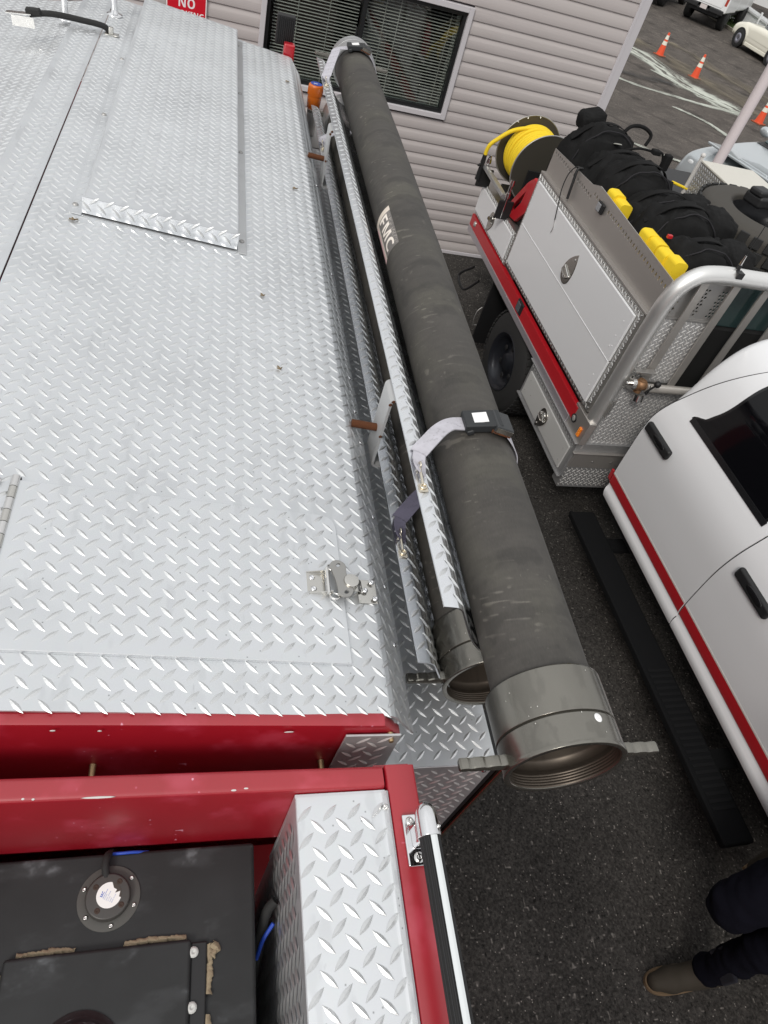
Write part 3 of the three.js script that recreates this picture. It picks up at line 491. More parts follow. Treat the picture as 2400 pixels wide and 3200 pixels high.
  part('sealant_bead', [bead([[-0.20, H - 1.183, lz0 - 0.003], [-0.15, H - 1.183, lz0 - 0.004], [-0.125, H - 1.183, lz0 - 0.002]], 0.0042), bead([[-0.062, H - 1.183, lz0 - 0.003], [-0.02, H - 1.183, lz0 - 0.005], [0.022, H - 1.183, lz0 - 0.003]], 0.0045), bead([[lx1 + 0.025, H - 1.183, -0.20], [lx1 + 0.026, H - 1.183, -0.17], [lx1 + 0.024, H - 1.183, -0.14]], 0.0045), bead([[lx1 + 0.024, H - 1.183, -0.115], [lx1 + 0.024, H - 1.183, -0.06], [lx1 + 0.024, H - 1.183, 0.0]], 0.0045), bead([[lx1 + 0.027, H - 1.183, -0.199], [lx1 + 0.036, H - 1.184, -0.193], [lx1 + 0.028, H - 1.183, -0.183]], 0.006), bead([[lx0 - 0.004, H - 1.183, -0.19], [lx0 - 0.006, H - 1.183, -0.15], [lx0 - 0.005, H - 1.183, -0.1]], 0.006)], M.sealant, lid);
  part('conduit', pipe([[0.155, H - 1.20, -0.25], [0.143, H - 1.21, -0.24], [0.132, H - 1.25, -0.20], [0.128, H - 1.35, -0.15]], 0.008, 30, 10), M.rubber, engine);
  part('blue_wire', pipe([[0.152, H - 1.215, -0.222], [0.138, H - 1.225, -0.205], [0.130, H - 1.26, -0.185]], 0.0032, 20, 8), M.blueWire, engine);
}
{ // ledge beside the roof, rear panel, body below
  const ledge = part('hose_ledge', sheet([[0.335, H - 1.281], [0.622, H - 1.284]], -3.42, -0.476), M.tread, engine);
  lugsAlong(ledge, [[0.385, H - 1.2815], [0.622, H - 1.284]], -3.42, -0.476, null, [0.15, 0.13]);
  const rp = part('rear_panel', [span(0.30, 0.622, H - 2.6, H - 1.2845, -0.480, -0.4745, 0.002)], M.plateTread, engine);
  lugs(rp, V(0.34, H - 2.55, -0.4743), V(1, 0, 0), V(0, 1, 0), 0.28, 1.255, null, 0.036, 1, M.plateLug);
  part('panel_screws', [[0.41, -1.315], [0.605, -1.315], [0.505, -1.66]].map(([x, y]) => screwHead(V(x, H + y, -0.4735), V(0, 0, 1), 0.006)), M.chrome, rp);
  part('corner_channel', [span(0.624, 0.655, H - 2.7, H - 1.3, -0.60, -0.49, 0.003)], M.black, engine);
  part('corner_strip', [span(0.657, 0.668, H - 2.7, H - 1.3, -0.60, -0.482, 0.003)], std({ color: lin(0.55, 0.45, 0.33), metalness: 1, roughness: 0.25 }), engine);
  part('body', [span(-1.75, 0.33, 0.55, H - 1.3, -3.72, -0.50), span(-1.75, 0.335, 0.55, H - 1.66, -0.46, 1.6)], M.redFlat, engine);
  part('side_body', span(0.331, 0.62, 0.55, H - 1.30, -3.40, -0.50), M.bodySide, engine);
  part('crew_cab', [span(-1.72, 0.33, 0.9, H - 0.42, 0.95, 3.2, 0.08)], M.redFlat, engine); part('cab_windows', [span(-1.6, 0.2, H - 1.1, H - 0.6, 0.93, 0.955, 0.02)], M.darkGlass, engine);
  part('chassis', span(-1.3, 0.1, 0.38, 0.55, -5.3, 2.4), M.black, engine);
  for (const [x, z] of [[0.4, -2.6], [-1.55, -2.6]]) { const w = lathe([[0.0001, -0.13], [0.28, -0.13], [0.30, -0.15], [0.5, -0.15], [0.53, -0.11], [0.53, 0.11], [0.5, 0.15], [0.30, 0.15], [0.28, 0.13], [0.0001, 0.13]], 40); w.rotateZ(Math.PI / 2); w.translate(x, 0.53, z); part('wheel', w, M.rubber, engine); }
  // hose troughs of folded tread plate and the flat bar brackets that carry them
  const shape = (dx, dy) => fillet([[0.411, -0.899], [0.4455, -0.903], [0.498, -1.006], [0.535, -1.052], [0.60, -1.074], [0.66, -1.03]].map(([x, y]) => [x + dx, H + y + dy]), 0.026, 8);
  const mk = (dx, dy) => {
    const tr = part('hose_trough', sheet(shape(dx, dy), -3.38, -0.598, 0.003), M.shinyTread, engine);
    lugsAlong(tr, shape(dx, dy).filter(p => p[0] < 0.53 + dx), -3.375, -0.602, null, [0.1, 0.40]);
  };
  mk(0, 0); mk(0.007, -0.187);
  for (const z of [-1.177, -2.66]) {
    const br = part('trough_bracket', extrude((() => { const p = fillet([[0.432, H - 0.910], [0.404, H - 0.912], [0.404, H - 1.119], [0.445, H - 1.119]], 0.016, 6); return [...p, ...offset(p, -0.006).reverse()]; })(), z - 0.037, z + 0.037), std({ color: lin(0.50, 0.505, 0.51), metalness: 0.35, roughness: 0.45 }), engine);
    part('rust_stain', [[0.407, -0.925], [0.412, -0.916], [0.407, -1.02]].map(([x, y]) => { const g = new THREE.SphereGeometry(0.0042, 8, 6); g.scale(1, 1, 0.3); g.translate(x - 0.001, H + y, z + 0.0372); return g; }), M.rust, br);
    part('rusty_bolt', rod(V(0.345, H - 1.028, z - 0.012), V(0.405, H - 1.028, z - 0.004), 0.0095, 0.0095, 14), M.rust, engine);
  }
  // amber beacon, red lamp with its black grille at the far end
  const bp = V(0.452, 0, -3.58), by = H - 1.06;
  const bc = part('beacon', [place(lathe([[0.0001, 0.0], [0.028, 0.0], [0.0335, -0.004], [0.0345, -0.012], [0.0345, -0.045], [0.031, -0.048], [0.033, -0.052], [0.031, -0.10], [0.0001, -0.10]], 36), { x: bp.x, y: by, z: bp.z })], M.amber, engine);
  part('beacon_ribs', Array.from({ length: 40 }, (_, i) => { const a = i / 40 * Math.PI * 2; return rod(V(bp.x + 0.0343 * Math.cos(a), by - 0.013, bp.z + 0.0343 * Math.sin(a)), V(bp.x + 0.0343 * Math.cos(a), by - 0.044, bp.z + 0.0343 * Math.sin(a)), 0.0013, 0.0013, 5); }), M.amber, bc);
  const c2 = document.createElement('canvas'); c2.width = c2.height = 128; const x2 = c2.getContext('2d'); x2.fillStyle = '#2a4aa8'; x2.fillRect(0, 0, 128, 128); x2.fillStyle = '#f4f4f4'; x2.font = 'bold 40px sans-serif'; x2.textAlign = 'center'; x2.fillText('00', 56, 78);
  const t2 = new THREE.CanvasTexture(c2); t2.colorSpace = THREE.SRGBColorSpace;
  const cd = new THREE.CircleGeometry(0.027, 32); cd.rotateX(-Math.PI / 2); cd.translate(bp.x, by + 0.0012, bp.z); part('beacon_label', cd, std({ map: t2, roughness: 0.35 }), bc);
  part('beacon_post', [rod(V(bp.x, H - 1.28, bp.z), V(bp.x, by - 0.098, bp.z), 0.024, 0.026), span(0.37, 0.52, H - 1.29, H - 1.282, -3.66, -3.43)], M.dullAlu, bc);
  const lamp = part('red_lamp', span(0.300, 0.352, H - 1.05, H - 0.975, -3.80, -3.755, 0.008), M.redLens, engine);
  part('lamp_grille', [span(0.262, 0.345, H - 1.0, H - 0.880, -3.86, -3.815, 0.004), ...Array.from({ length: 9 }, (_, i) => span(0.2665 + i * 0.009, 0.2705 + i * 0.009, H - 0.99, H - 0.886, -3.8145, -3.808))], M.black, engine);
}

// ------------------------------------------------------------ suction hoses, their couplings and straps
const hoseTex = tex(512, 2048, (u, v) => {          // u round the hose, v along it
  const n = fbm(u, v * 4 % 1, 6, 140, 5), t = fbm(u, v, 3, 144, 4), ring = vnoise(u, v, 512, 147) * 0.5 + vnoise(u * 0.05, v, 300, 148) * 0.5;
  const d = smooth(0.45, 0.75, fbm(u, v * 5 % 1, 4, 150, 5)), dk2 = smooth(0.60, 0.76, fbm(u, v * 6 % 1, 9, 153, 4)), wv = Math.max(0, Math.sin((v * 260 + u * 2 + 2.4 * n) * Math.PI * 2));
  const sc = smooth(0.955, 0.985, vnoise((u * 0.15 + v * 0.02) % 1, v, 700, 158)) * smooth(0.42, 0.62, fbm(u, v, 7, 159, 3));
  const arc = smooth(0.80, 0.93, vnoise((u * 0.05 + 0.01 * n) % 1, (v + 0.012 * Math.sin(u * 6.28)) % 1, 480, 161)) * smooth(0.40, 0.66, fbm(u, v * 7 % 1, 5, 162, 4));
  const g = 0.262 + 0.05 * (n - 0.5) + 0.05 * (ring - 0.5) + 0.03 * d - 0.035 * dk2 + 0.005 * wv + 0.13 * sc + 0.11 * arc;
  return [g * 1.01, g * (0.968 + 0.008 * d), g * (0.915 - 0.02 * d)];
}, 1);
M.hose = std({ color: lin(1.05, 1.05, 1.05), map: hoseTex, roughness: 0.66, bumpMap: hoseTex, bumpScale: 0.0009 });
const coupTex = tex(256, 256, (u, v) => g3(0.88 + 0.07 * fbm(u, v, 5, 160, 5) - 0.05 * smooth(0.58, 0.72, fbm(u, v, 9, 163, 4)), 1, 0.985, 0.955), [0.25, 0.5]);
M.coupling = std({ color: lin(0.28, 0.276, 0.262), map: coupTex, metalness: 0.9, roughness: 0.24 });
M.couplingInside = std({ color: lin(0.13, 0.11, 0.095), map: coupTex, metalness: 0.7, roughness: 0.42 });
function couplingGeo(r) {                           // lathe about z, mouth at z = 0, hose at negative z
  const out = lathe([[r * 0.89, -0.1305], [r * 0.995, -0.1305], [r, -0.128], [r, -0.0545], [r * 0.992, -0.0535], [r * 0.945, -0.0528], [r * 0.945, -0.0503], [r * 0.992, -0.0500], [r * 0.998, -0.049], [r * 0.996, -0.010], [r * 1.008, -0.006], [r * 1.008, -0.0012], [r * 0.998, 0], [r * 0.93, 0], [r * 0.915, -0.002]], 72);
  const th = [[r * 0.915, -0.002]]; for (let i = 0; i < 5; i++) th.push([r * 0.915, -0.003 - i * 0.0045], [r * 0.898, -0.005 - i * 0.0045], [r * 0.915, -0.007 - i * 0.0045]);
  th.push([r * 0.915, -0.030], [r * 0.93, -0.031], [r * 0.93, -0.046], [r * 0.86, -0.047], [r * 0.80, -0.125], [r * 0.78, -0.2], [0.0001, -0.21]);
  const inn = lathe(th, 64); for (const g of [out, inn]) g.rotateX(Math.PI / 2);
  return [out, inn];
}
function lugHandle(r) {                             // long handle: root at x = r, three finger scallops on top
  const top = []; for (let i = 0; i <= 24; i++) { const t = i / 24; top.push([r * 0.97 + t * 0.076, 0.0095 - 0.0035 * t - 0.0026 * Math.max(0, Math.sin(t * 3 * Math.PI * 2 - 0.6)) * smooth(0.05, 0.2, t) * smooth(1, 0.9, t)]); }
  const g = plate([...top, [r * 0.97 + 0.079, 0.003], [r * 0.97 + 0.078, -0.007], [r * 0.97, -0.012]], 4, 0.019, 0.0035); g.translate(0, 0, -0.030); return boxUV(toCreasedNormals(g, 0.5));
}
function suctionHose(label, cx, cy, zNear, zFar, R, bend, lugTurn) {
  const t = thing('suction_hose', label, 'suction hose', [cx, H + cy, (zNear + zFar) / 2], 0);
  const rc = R * 1.141, at = z => { const k = (z - zNear) / (zFar - zNear); return [cx + bend[0] * Math.sin(k * Math.PI) + bend[2] * k, H + cy + bend[1] * Math.sin(k * Math.PI) + bend[3] * k]; };
  const n = 90, m = 56, P = [], U = [], I = [], za = zNear - 0.125, zb = zFar + 0.125;
  for (let i = 0; i <= n; i++) { const z = za + (zb - za) * i / n, [x, y] = at(z); for (let k = 0; k <= m; k++) { const a = k / m * Math.PI * 2, r = R * (1 + 0.006 * perlin.noise(Math.cos(a) * 1.4, Math.sin(a) * 1.4, z * 3 + cy * 9)); P.push(x + r * Math.cos(a), y + r * Math.sin(a), z); U.push(k / m, i / n); } }
  for (let i = 0; i < n; i++) for (let k = 0; k < m; k++) { const a = i * (m + 1) + k, b = a + 1, c = a + m + 1, d = c + 1; I.push(a, c, b, b, c, d); }
  const g = new THREE.BufferGeometry(); g.setAttribute('position', new THREE.Float32BufferAttribute(P, 3)); g.setAttribute('uv', new THREE.Float32BufferAttribute(U, 2)); g.setIndex(I); g.computeVertexNormals();
  const N = g.attributes.normal; { let s = 0; for (let i = 0; i < 200; i++) s += N.getX(i) * (P[3 * i] - at(P[3 * i + 2])[0]) + N.getY(i) * (P[3 * i + 1] - at(P[3 * i + 2])[1]); if (s < 0) { for (let i = 0; i < I.length; i += 3) { const q = I[i]; I[i] = I[i + 1]; I[i + 1] = q; } g.setIndex(I); g.computeVertexNormals(); } }
  part('hose_body', g, M.hose, t);
  for (const [z, s] of [[zNear, 1], [zFar, -1]]) {
    const [x, y] = at(z), mv = q => { if (s < 0) q.rotateY(Math.PI); q.translate(x, y, z); return q; };
    const [o, inn] = couplingGeo(rc), c = part('coupling', mv(o), s > 0 ? M.coupling : M.smoothAlu, t); part('threaded_mouth', mv(inn), M.couplingInside, c);
    for (const k of [0, 1]) { const q = lugHandle(rc); if (k) { q.rotateX(Math.PI); q.translate(0, 0, -0.041); } part('handle', mv(q.rotateZ(lugTurn + k * Math.PI)), M.coupling, c); }
    if (s > 0) {
      part('screw', screwHead(V(x + rc * 0.992 * Math.cos(1.32), y + rc * 0.992 * Math.sin(1.32), z - 0.040), V(Math.cos(1.32), Math.sin(1.32), 0), 0.0072, 0.0022), M.sticker, c);
      part('nicks', Array.from({ length: 9 }, () => { const a = rr(0.9, 2.9), dz = -rr(0.003, 0.13), q = new THREE.SphereGeometry(1, 6, 4); q.scale(0.0003, rr(0.0004, 0.0009), rr(0.0006, 0.0016)); q.rotateZ(a); q.translate(x + rc * 1.0005 * Math.cos(a), y + rc * 1.0005 * Math.sin(a), z + dz); return q; }), std({ color: lin(0.7, 0.68, 0.64), metalness: 0.6, roughness: 0.5 }), c);
    }
  }
  return { t, at };
}
const hoseA = suctionHose('upper black suction hose with a torn printed label and open grey coupling', 0.583, -0.968, -0.345, -3.66, 0.0857, [0.010, -0.003, 0.022, 0.012], 0.04);
const hoseB = suctionHose('black suction hose in the lower trough, partly hidden beneath the labelled hose', 0.590, -1.155, -0.588, -3.52, 0.0857, [0.004, 0, 0.0, 0.0], 0.04);
{ // torn label, bent round the hose
  const c = document.createElement('canvas'); c.width = 512; c.height = 384; const q = c.getContext('2d');
  q.fillStyle = '#d8cdc0'; q.fillRect(0, 0, 512, 384); q.fillStyle = '#6f6b68'; q.fillRect(60, 0, 452, 290); q.fillStyle = '#f0c8c8'; q.fillRect(60, 330, 452, 54);
  q.fillStyle = '#efe6dc'; q.font = 'bold 250px sans-serif'; q.textAlign = 'center'; q.save(); q.translate(268, 248); q.scale(0.82, 1.0); q.fillText('FMC', 0, 0); q.restore();
  q.strokeStyle = '#efe6dc'; q.lineWidth = 3; for (let i = 0; i < 150; i++) { const x = rr(20, 500), y = rr(0, 90); q.globalAlpha = rr(0.2, 0.6); q.beginPath(); q.moveTo(x, y); q.lineTo(x + rr(-14, 14), y + rr(8, 34)); q.stroke(); }
  q.globalAlpha = 1; q.fillStyle = '#6a6663'; for (let i = 0; i < 40; i++) { q.globalAlpha = rr(0.2, 0.6); q.fillRect(rr(0, 500), rr(282, 380), rr(6, 60), rr(1, 4)); }
  const t = new THREE.CanvasTexture(c); t.colorSpace = THREE.SRGBColorSpace;
  const z0 = -2.09, z1 = -1.865, n = 24, P = [], U = [], I = [];
  for (let i = 0; i <= n; i++) for (let k = 0; k <= 12; k++) { const z = z0 + (z1 - z0) * i / n, [x, y] = hoseA.at(z), a = 2.42 + 0.95 * k / 12, r = 0.0864; P.push(x + r * Math.cos(a), y + r * Math.sin(a), z); U.push(i / n, 1 - k / 12); }
  for (let i = 0; i < n; i++) for (let k = 0; k < 12; k++) { const a = i * 13 + k; I.push(a, a + 1, a + 13, a + 1, a + 14, a + 13); }
  const g = new THREE.BufferGeometry(); g.setAttribute('position', new THREE.Float32BufferAttribute(P, 3)); g.setAttribute('uv', new THREE.Float32BufferAttribute(U, 2)); g.setIndex(I); g.computeVertexNormals();
  if (g.attributes.normal.getY(30) < 0) { g.setIndex(I.reverse()); g.computeVertexNormals(); }
  part('label', g, std({ map: t, roughness: 0.6 }), hoseA.t, 'torn pale label with large letters');
}
// a flat band that follows 3-D points; side = direction across the band
function band(pts, side, w, t = 0.0018, n = 40) {
  const c = new THREE.CatmullRomCurve3(pts.map(p => V(...p)), false, 'centripetal'), P = [], U = [], I = []; let L = 0, last = null;
  for (let i = 0; i <= n; i++) {
    const p = c.getPoint(i / n), tg = c.getTangent(i / n), s = (typeof side === 'function' ? side(i / n, tg) : side).clone(); s.addScaledVector(tg, -s.dot(tg)).normalize();
    const nn = tg.clone().cross(s).normalize(); if (last) L += p.distanceTo(last); last = p;
    for (const [a, b] of [[-1, -1], [1, -1], [1, 1], [-1, 1]]) { P.push(...p.clone().addScaledVector(s, a * w / 2).addScaledVector(nn, b * t / 2).toArray()); U.push(L, a * w / 2); }
  }
  for (let i = 0; i < n; i++) for (let k = 0; k < 4; k++) { const a = i * 4 + k, b = i * 4 + (k + 1) % 4; I.push(a, b, a + 4, b, b + 4, a + 4); }
  I.push(0, 2, 1, 0, 3, 2); const e = n * 4; I.push(e, e + 1, e + 2, e, e + 2, e + 3);
  const g = new THREE.BufferGeometry(); g.setAttribute('position', new THREE.Float32BufferAttribute(P, 3)); g.setAttribute('uv', new THREE.Float32BufferAttribute(U, 2)); g.setIndex(I);
  return toCreasedNormals(g.toNonIndexed(), 0.9);
}
function tieStrap(label, hose, z, dark, lip, buckle = true, run = 0.084) {
  const [x, y] = hose.at(z), t = thing('tie_strap', label, 'strap', [x, y, z], 0), R = 0.0905;
  const ring = (a, dz = 0, r = R) => [x + r * Math.cos(a), y + r * Math.sin(a), z + dz], mat = dark ? M.webbingDark : M.webbing, dx = lip[0], dy = lip[1];
  const hook = [0.424 + dx, H - 0.897 + dy, z + run + 0.091];
  const flat = V(-0.25, 0.97, 0);
  part('webbing', [band([[0.430 + dx, H - 0.893 + dy, z + run], [0.455 + dx, H - 0.886 + dy, z + run * 0.667], [0.487 + dx, H - 0.880 + dy, z + run * 0.262], [0.512 + dx, H - 0.878 + dy, z + 0.006], ring(2.0, 0.002, 0.101), ring(1.9, 0, 0.101)], (k, tg) => flat.clone().lerp(V(Math.cos(2.0), Math.sin(2.0), 0), k).cross(tg), 0.038, 0.003, 40), band([[0.434 + dx, H - 0.8945 + dy, z + run - 0.006], [0.428 + dx, H - 0.893 + dy, z + run + 0.014], [0.426 + dx, H - 0.894 + dy, z + run + 0.038], [hook[0] + 0.001, hook[1] + 0.005, hook[2] - 0.032]], (k, tg) => V(-0.25 + 0.9 * k, 0.97 - 0.2 * k, 0).cross(tg), 0.026, 0.004, 24)], mat, t);
  part('webbing', [band([ring(1.23, 0.008, 0.099), ring(1.05, 0.011, 0.0945), ring(0.75, 0.014), ring(0.4, 0.016), ring(0, 0.018), ring(-0.6, 0.02)], V(0, 0, 1), 0.043, 0.0022, 36)], mat, t);
  part('snap_hook', [place(new THREE.TorusGeometry(0.006, 0.002, 8, 20), { x: hook[0], y: hook[1] + 0.002, z: hook[2], rx: Math.PI / 2 }), rod(V(hook[0], hook[1] + 0.002, hook[2] - 0.006), V(hook[0] - 0.001, hook[1] + 0.007, hook[2] - 0.045), 0.0028), place(new THREE.TorusGeometry(0.007, 0.0018, 8, 20), { x: hook[0], y: hook[1] + 0.008, z: hook[2] - 0.05, ry: Math.PI / 2 }), place(box(0.018, 0.003, 0.02, 0, 0, 0, 0.001), { x: hook[0], y: hook[1] - 0.001, z: hook[2] + 0.002 })], std({ color: lin(0.72, 0.66, 0.55), metalness: 1, roughness: 0.25 }), t);
  if (!buckle) return t;
  const F = (g, a, r, dz = 0) => { g.rotateZ(a - Math.PI / 2); g.translate(x + r * Math.cos(a), y + r * Math.sin(a), z + dz); return g; };
  const b = part('buckle', [F(box(0.082, 0.020, 0.052, 0, 0, 0, 0.004), 1.72, 0.1015), F(box(0.016, 0.013, 0.058, 0, 0, 0, 0.004), 2.02, 0.0975)], M.buckle, t);
  part('sticker', F(box(0.036, 0.0012, 0.030, 0, 0, 0), 1.79, 0.1121), M.sticker, b);
  part('tongue', [F(box(0.044, 0.017, 0.056, 0, 0, 0, 0.003), 1.31, 0.106, 0.004)], std({ color: lin(0.03, 0.032, 0.034), roughness: 0.45 }), t);
  part('tongue_plate', [F(box(0.040, 0.011, 0.0022), 1.31, 0.106, 0.0328), F(box(0.003, 0.010, 0.05), 1.51, 0.1, 0.004)], std({ color: lin(0.78, 0.74, 0.68), metalness: 1, roughness: 0.22 }), t);
  part('rust', [F(box(0.042, 0.004, 0.0026), 1.31, 0.0985, 0.0328), F(box(0.0035, 0.008, 0.050, 0, 0, 0, 0.001), 1.535, 0.0985, 0.005)], M.rust, t);
  return t;
}
tieStrap('pale grey webbing strap with black buckle around the middle of the labelled hose', hoseA, -1.045, false, [0, 0]);
tieStrap('pale grey webbing strap with black buckle beside the far coupling', hoseA, -3.495, false, [0, 0], true, 0.36);
tieStrap('dark grey webbing strap around the lower hose, nearest its open coupling', hoseB, -1.03, true, [0.007, -0.187], false);
tieStrap('pale grey webbing strap around the lower hose near the amber beacon', hoseB, -3.08, false, [0.007, -0.187], false);

// ------------------------------------------------------------ flatbed brush truck (local: x to its right, y up, z towards its cab)
const truck = thing('brush_truck', 'white crew cab fire truck with red stripe and aluminium flatbed', 'truck', [2.3, 0, -3.0], 2.25 * Math.PI / 180);
M.tubeAlu = std({ color: lin(0.80, 0.795, 0.78), metalness: 0.85, roughness: 0.42 });
M.bedAlu = std({ color: lin(0.50, 0.475, 0.45), metalness: 0.75, roughness: 0.45 });
M.trim = std({ color: lin(0.55, 0.54, 0.52), metalness: 0.9, roughness: 0.38 });
const W = 2.2;                                     // width of the flatbed
{
  // chassis and deck
  part('deck', [span(0.03, W - 0.03, 0.92, 0.965, -2.58, 0.0), span(0.05, 0.9, 0.76, 0.9, -2.6, -2.5)], M.bedAlu, truck);
  part('chassis', [span(0.65, 0.78, 0.42, 0.9, -2.6, 3.5), span(1.42, 1.55, 0.42, 0.9, -2.6, 3.5), span(0.5, 1.7, 0.5, 0.62, -1.3, -1.1)], M.black, truck);
  // big side locker: frame of embossed trim, white double door with crease, recessed handle
  const lock = part('side_locker', [span(0.006, 0.43, 0.93, 1.625, -1.745, 0.0, 0.003)], M.trim, truck);
  const z0 = -1.695, z1 = -0.045;
  part('door', [span(-0.012, 0.004, 0.972, 1.274, z0, z1, 0.003)], M.whitePanel, lock, 'lower half of the white locker door');
  part('door', [span(-0.012, 0.004, 1.280, 1.588, z0, z1, 0.003)], M.whitePanel, lock, 'upper half of the white locker door');
  part('door_fold', [span(-0.0145, -0.008, 1.2735, 1.2805, z0, z1, 0.002)], M.whitePanel, lock);
  const rib = (a, b, n, w, vert) => { const o = []; for (let i = 0; i < n; i++) { const t = (i + 0.5) / n, y = a[0] + (b[0] - a[0]) * t, z = a[1] + (b[1] - a[1]) * t; o.push(place(vert ? box(0.004, 0.026, 0.0075, 0, 0, 0, 0.0019) : box(0.004, 0.0075, 0.026, 0, 0, 0, 0.0019), { x: 0.0045, y, z, rx: (i % 2 ? 0.5 : -0.5) + (vert ? 0 : Math.PI / 2 * 0) })); if (w && i < 0) o.push(place(vert ? box(0.003, 0.014, 0.005, 0, 0, 0, 0.0014) : box(0.003, 0.014, 0.005, 0, 0, 0, 0.0014), { x: 0.0045, y: y + (vert ? 0.006 : 0.0), z: z + (vert ? 0 : 0.006), rx: -0.4 })); } return o; };
  const st = part('embossed_lugs', [...rib([1.606, -1.74], [1.606, -0.005], 76, false, true), ...rib([0.95, -1.74], [0.95, -0.005], 80, false, true), ...rib([0.98, -0.022], [1.6, -0.022], 28, true, false), ...rib([0.98, -1.72], [1.6, -1.72], 28, true, false)], M.lug, lock); st.userData.kind = 'stuff';
  part('rivets', [[1.515, -0.10], [1.42, -0.10], [1.36, -0.085], [1.345, -0.105], [1.14, -0.10], [1.07, -0.09]].map(([y, z]) => screwHead(V(-0.012, y, z), V(-1, 0, 0), 0.004)), M.whitePanel, lock);
  const paddle = (par, y, z, s = 1, turn = 0.25) => {   // teardrop dish with a D ring
    const sh = new THREE.Shape(); sh.moveTo(0, 0.105); sh.bezierCurveTo(-0.015, 0.085, -0.046, 0.05, -0.046, -0.004); sh.bezierCurveTo(-0.046, -0.066, 0.046, -0.066, 0.046, -0.004); sh.bezierCurveTo(0.046, 0.05, 0.015, 0.085, 0, 0.105);
    const mk = g => { g.rotateZ(turn); g.scale(s, s, 1); g.rotateY(-Math.PI / 2); g.translate(-0.0125, y, z); return g; };
    const q = part('handle', mk(new THREE.ExtrudeGeometry(sh, { depth: 0.002, bevelEnabled: true, bevelThickness: 0.002, bevelSize: 0.003, bevelSegments: 2 })), M.steel, par);
    part('dish', [mk(place(new THREE.SphereGeometry(0.036, 24, 12, 0, 6.3, 0, 1.3), { rx: Math.PI / 2, z: 0.0036, s: [1, 1, 0.12] }))], std({ color: lin(0.25, 0.23, 0.21), metalness: 1, roughness: 0.25 }), q);
    part('latch_bar', [mk(place(box(0.078, 0.012, 0.01, 0, 0, 0, 0.004), { z: 0.009, y: 0.005 })), mk(place(new THREE.TorusGeometry(0.024, 0.003, 8, 24, Math.PI), { z: 0.008, y: -0.004, rz: Math.PI }))], M.zinc, q);
    part('rivets', [mk(place(new THREE.SphereGeometry(0.006, 8, 6), { y: 0.078, z: 0.004 }))], M.dullAlu, q);
  };
  paddle(lock, 1.375, -0.853, 1.4, -0.32);
  // side wall of the bed above the locker, with its row of slots
  const wall = new THREE.Shape([[-1.735, 1.64], [0.02, 1.64], [0.02, 1.852], [-1.0, 1.876], [-1.10, 1.842], [-1.735, 1.80]].map(p => new THREE.Vector2(...p)));
  for (let i = 0; i < 46; i++) { const z = -1.70 + i * 0.0375, y = 1.80 + (i > 17 ? 0.03 - (i - 17) * 0.0005 : 0); if (i > 21 && i < 24) continue; const h = new THREE.Path(); h.absellipse(z, y - 0.018, 0.0062, 0.013, 0, Math.PI * 2, true); wall.holes.push(h); }
  const wg = new THREE.ExtrudeGeometry(wall, { depth: 0.006, bevelEnabled: false, curveSegments: 6 }); wg.rotateY(-Math.PI / 2); wg.translate(0.045, 0, 0);
  part('bed_side', [wg, span(0.006, 0.05, 1.628, 1.641, -1.745, 0.01, 0.002)], M.bedAlu, truck);
  part('bed_side', span(W - 0.05, W - 0.044, 1.0, 1.85, -1.735, 0.02), M.bedAlu, truck);
  part('marker_lamp', [span(0.018, 0.038, 1.765, 1.825, -0.925, -0.845, 0.008)], M.black, truck); part('lamp_face', span(0.012, 0.019, 1.772, 1.818, -0.915, -0.868, 0.004), std({ color: lin(0.35, 0.36, 0.38), roughness: 0.2, metalness: 0.3 }), truck);
  // small rear locker with its door
  const sm = part('rear_locker', [span(0.006, 0.55, 0.905, 1.165, -2.63, -1.75, 0.003)], M.trim, truck);
  part('door', span(-0.010, 0.005, 0.936, 1.136, -2.60, -1.79, 0.003), M.whitePanel, sm, 'white door of the rear locker'); paddle(sm, 1.045, -2.2, 1.1, 2.8);
  part('embossed_lugs', [...rib([1.150, -2.62], [1.150, -1.76], 42, false, true), ...rib([0.92, -2.62], [0.92, -1.76], 42, false, true), ...rib([0.94, -1.77], [1.14, -1.77], 10, true, false)], M.lug, sm).userData.kind = 'stuff';
  // red reflective stripe over a bare rail
  part('red_stripe', span(-0.004, 0.03, 0.800, 0.892, -2.62, -0.08, 0.001), M.redFlat, truck, 'red stripe along the flatbed');
  part('side_rail', [span(-0.008, 0.035, 0.745, 0.797, -2.62, -0.12, 0.004), span(-0.010, 0.0, 0.793, 0.799, -2.62, -0.12, 0.002)], std({ color: lin(0.52, 0.49, 0.52), metalness: 0.6, roughness: 0.35 }), truck);
  part('marker_light', [span(-0.012, 0.004, 0.815, 0.905, -1.30, -1.19, 0.01)], M.black, truck); part('lamp_face', span(-0.018, -0.011, 0.825, 0.893, -1.283, -1.222, 0.008), std({ color: lin(0.10, 0.11, 0.125), roughness: 0.15 }), truck);
  part('reversing_lamp', place(lathe([[0.0001, 0.012], [0.018, 0.010], [0.022, 0]], 24), { x: -0.004, y: 0.855, z: -2.50, rz: Math.PI / 2 }), M.lens, truck);
  part('corner_plate', [span(0.0, 0.05, 0.742, 0.912, -0.118, 0.098, 0.004)], M.bedAlu, truck);
  part('round_lamp', [place(lathe([[0.0001, 0.009], [0.019, 0.007], [0.021, 0]], 26), { x: 0.0, y: 0.823, z: -0.065, rz: Math.PI / 2 })], M.lens, truck); part('lamp_ring', place(new THREE.TorusGeometry(0.024, 0.0055, 10, 30), { x: -0.002, y: 0.823, z: -0.065, ry: Math.PI / 2 }), M.black, truck);
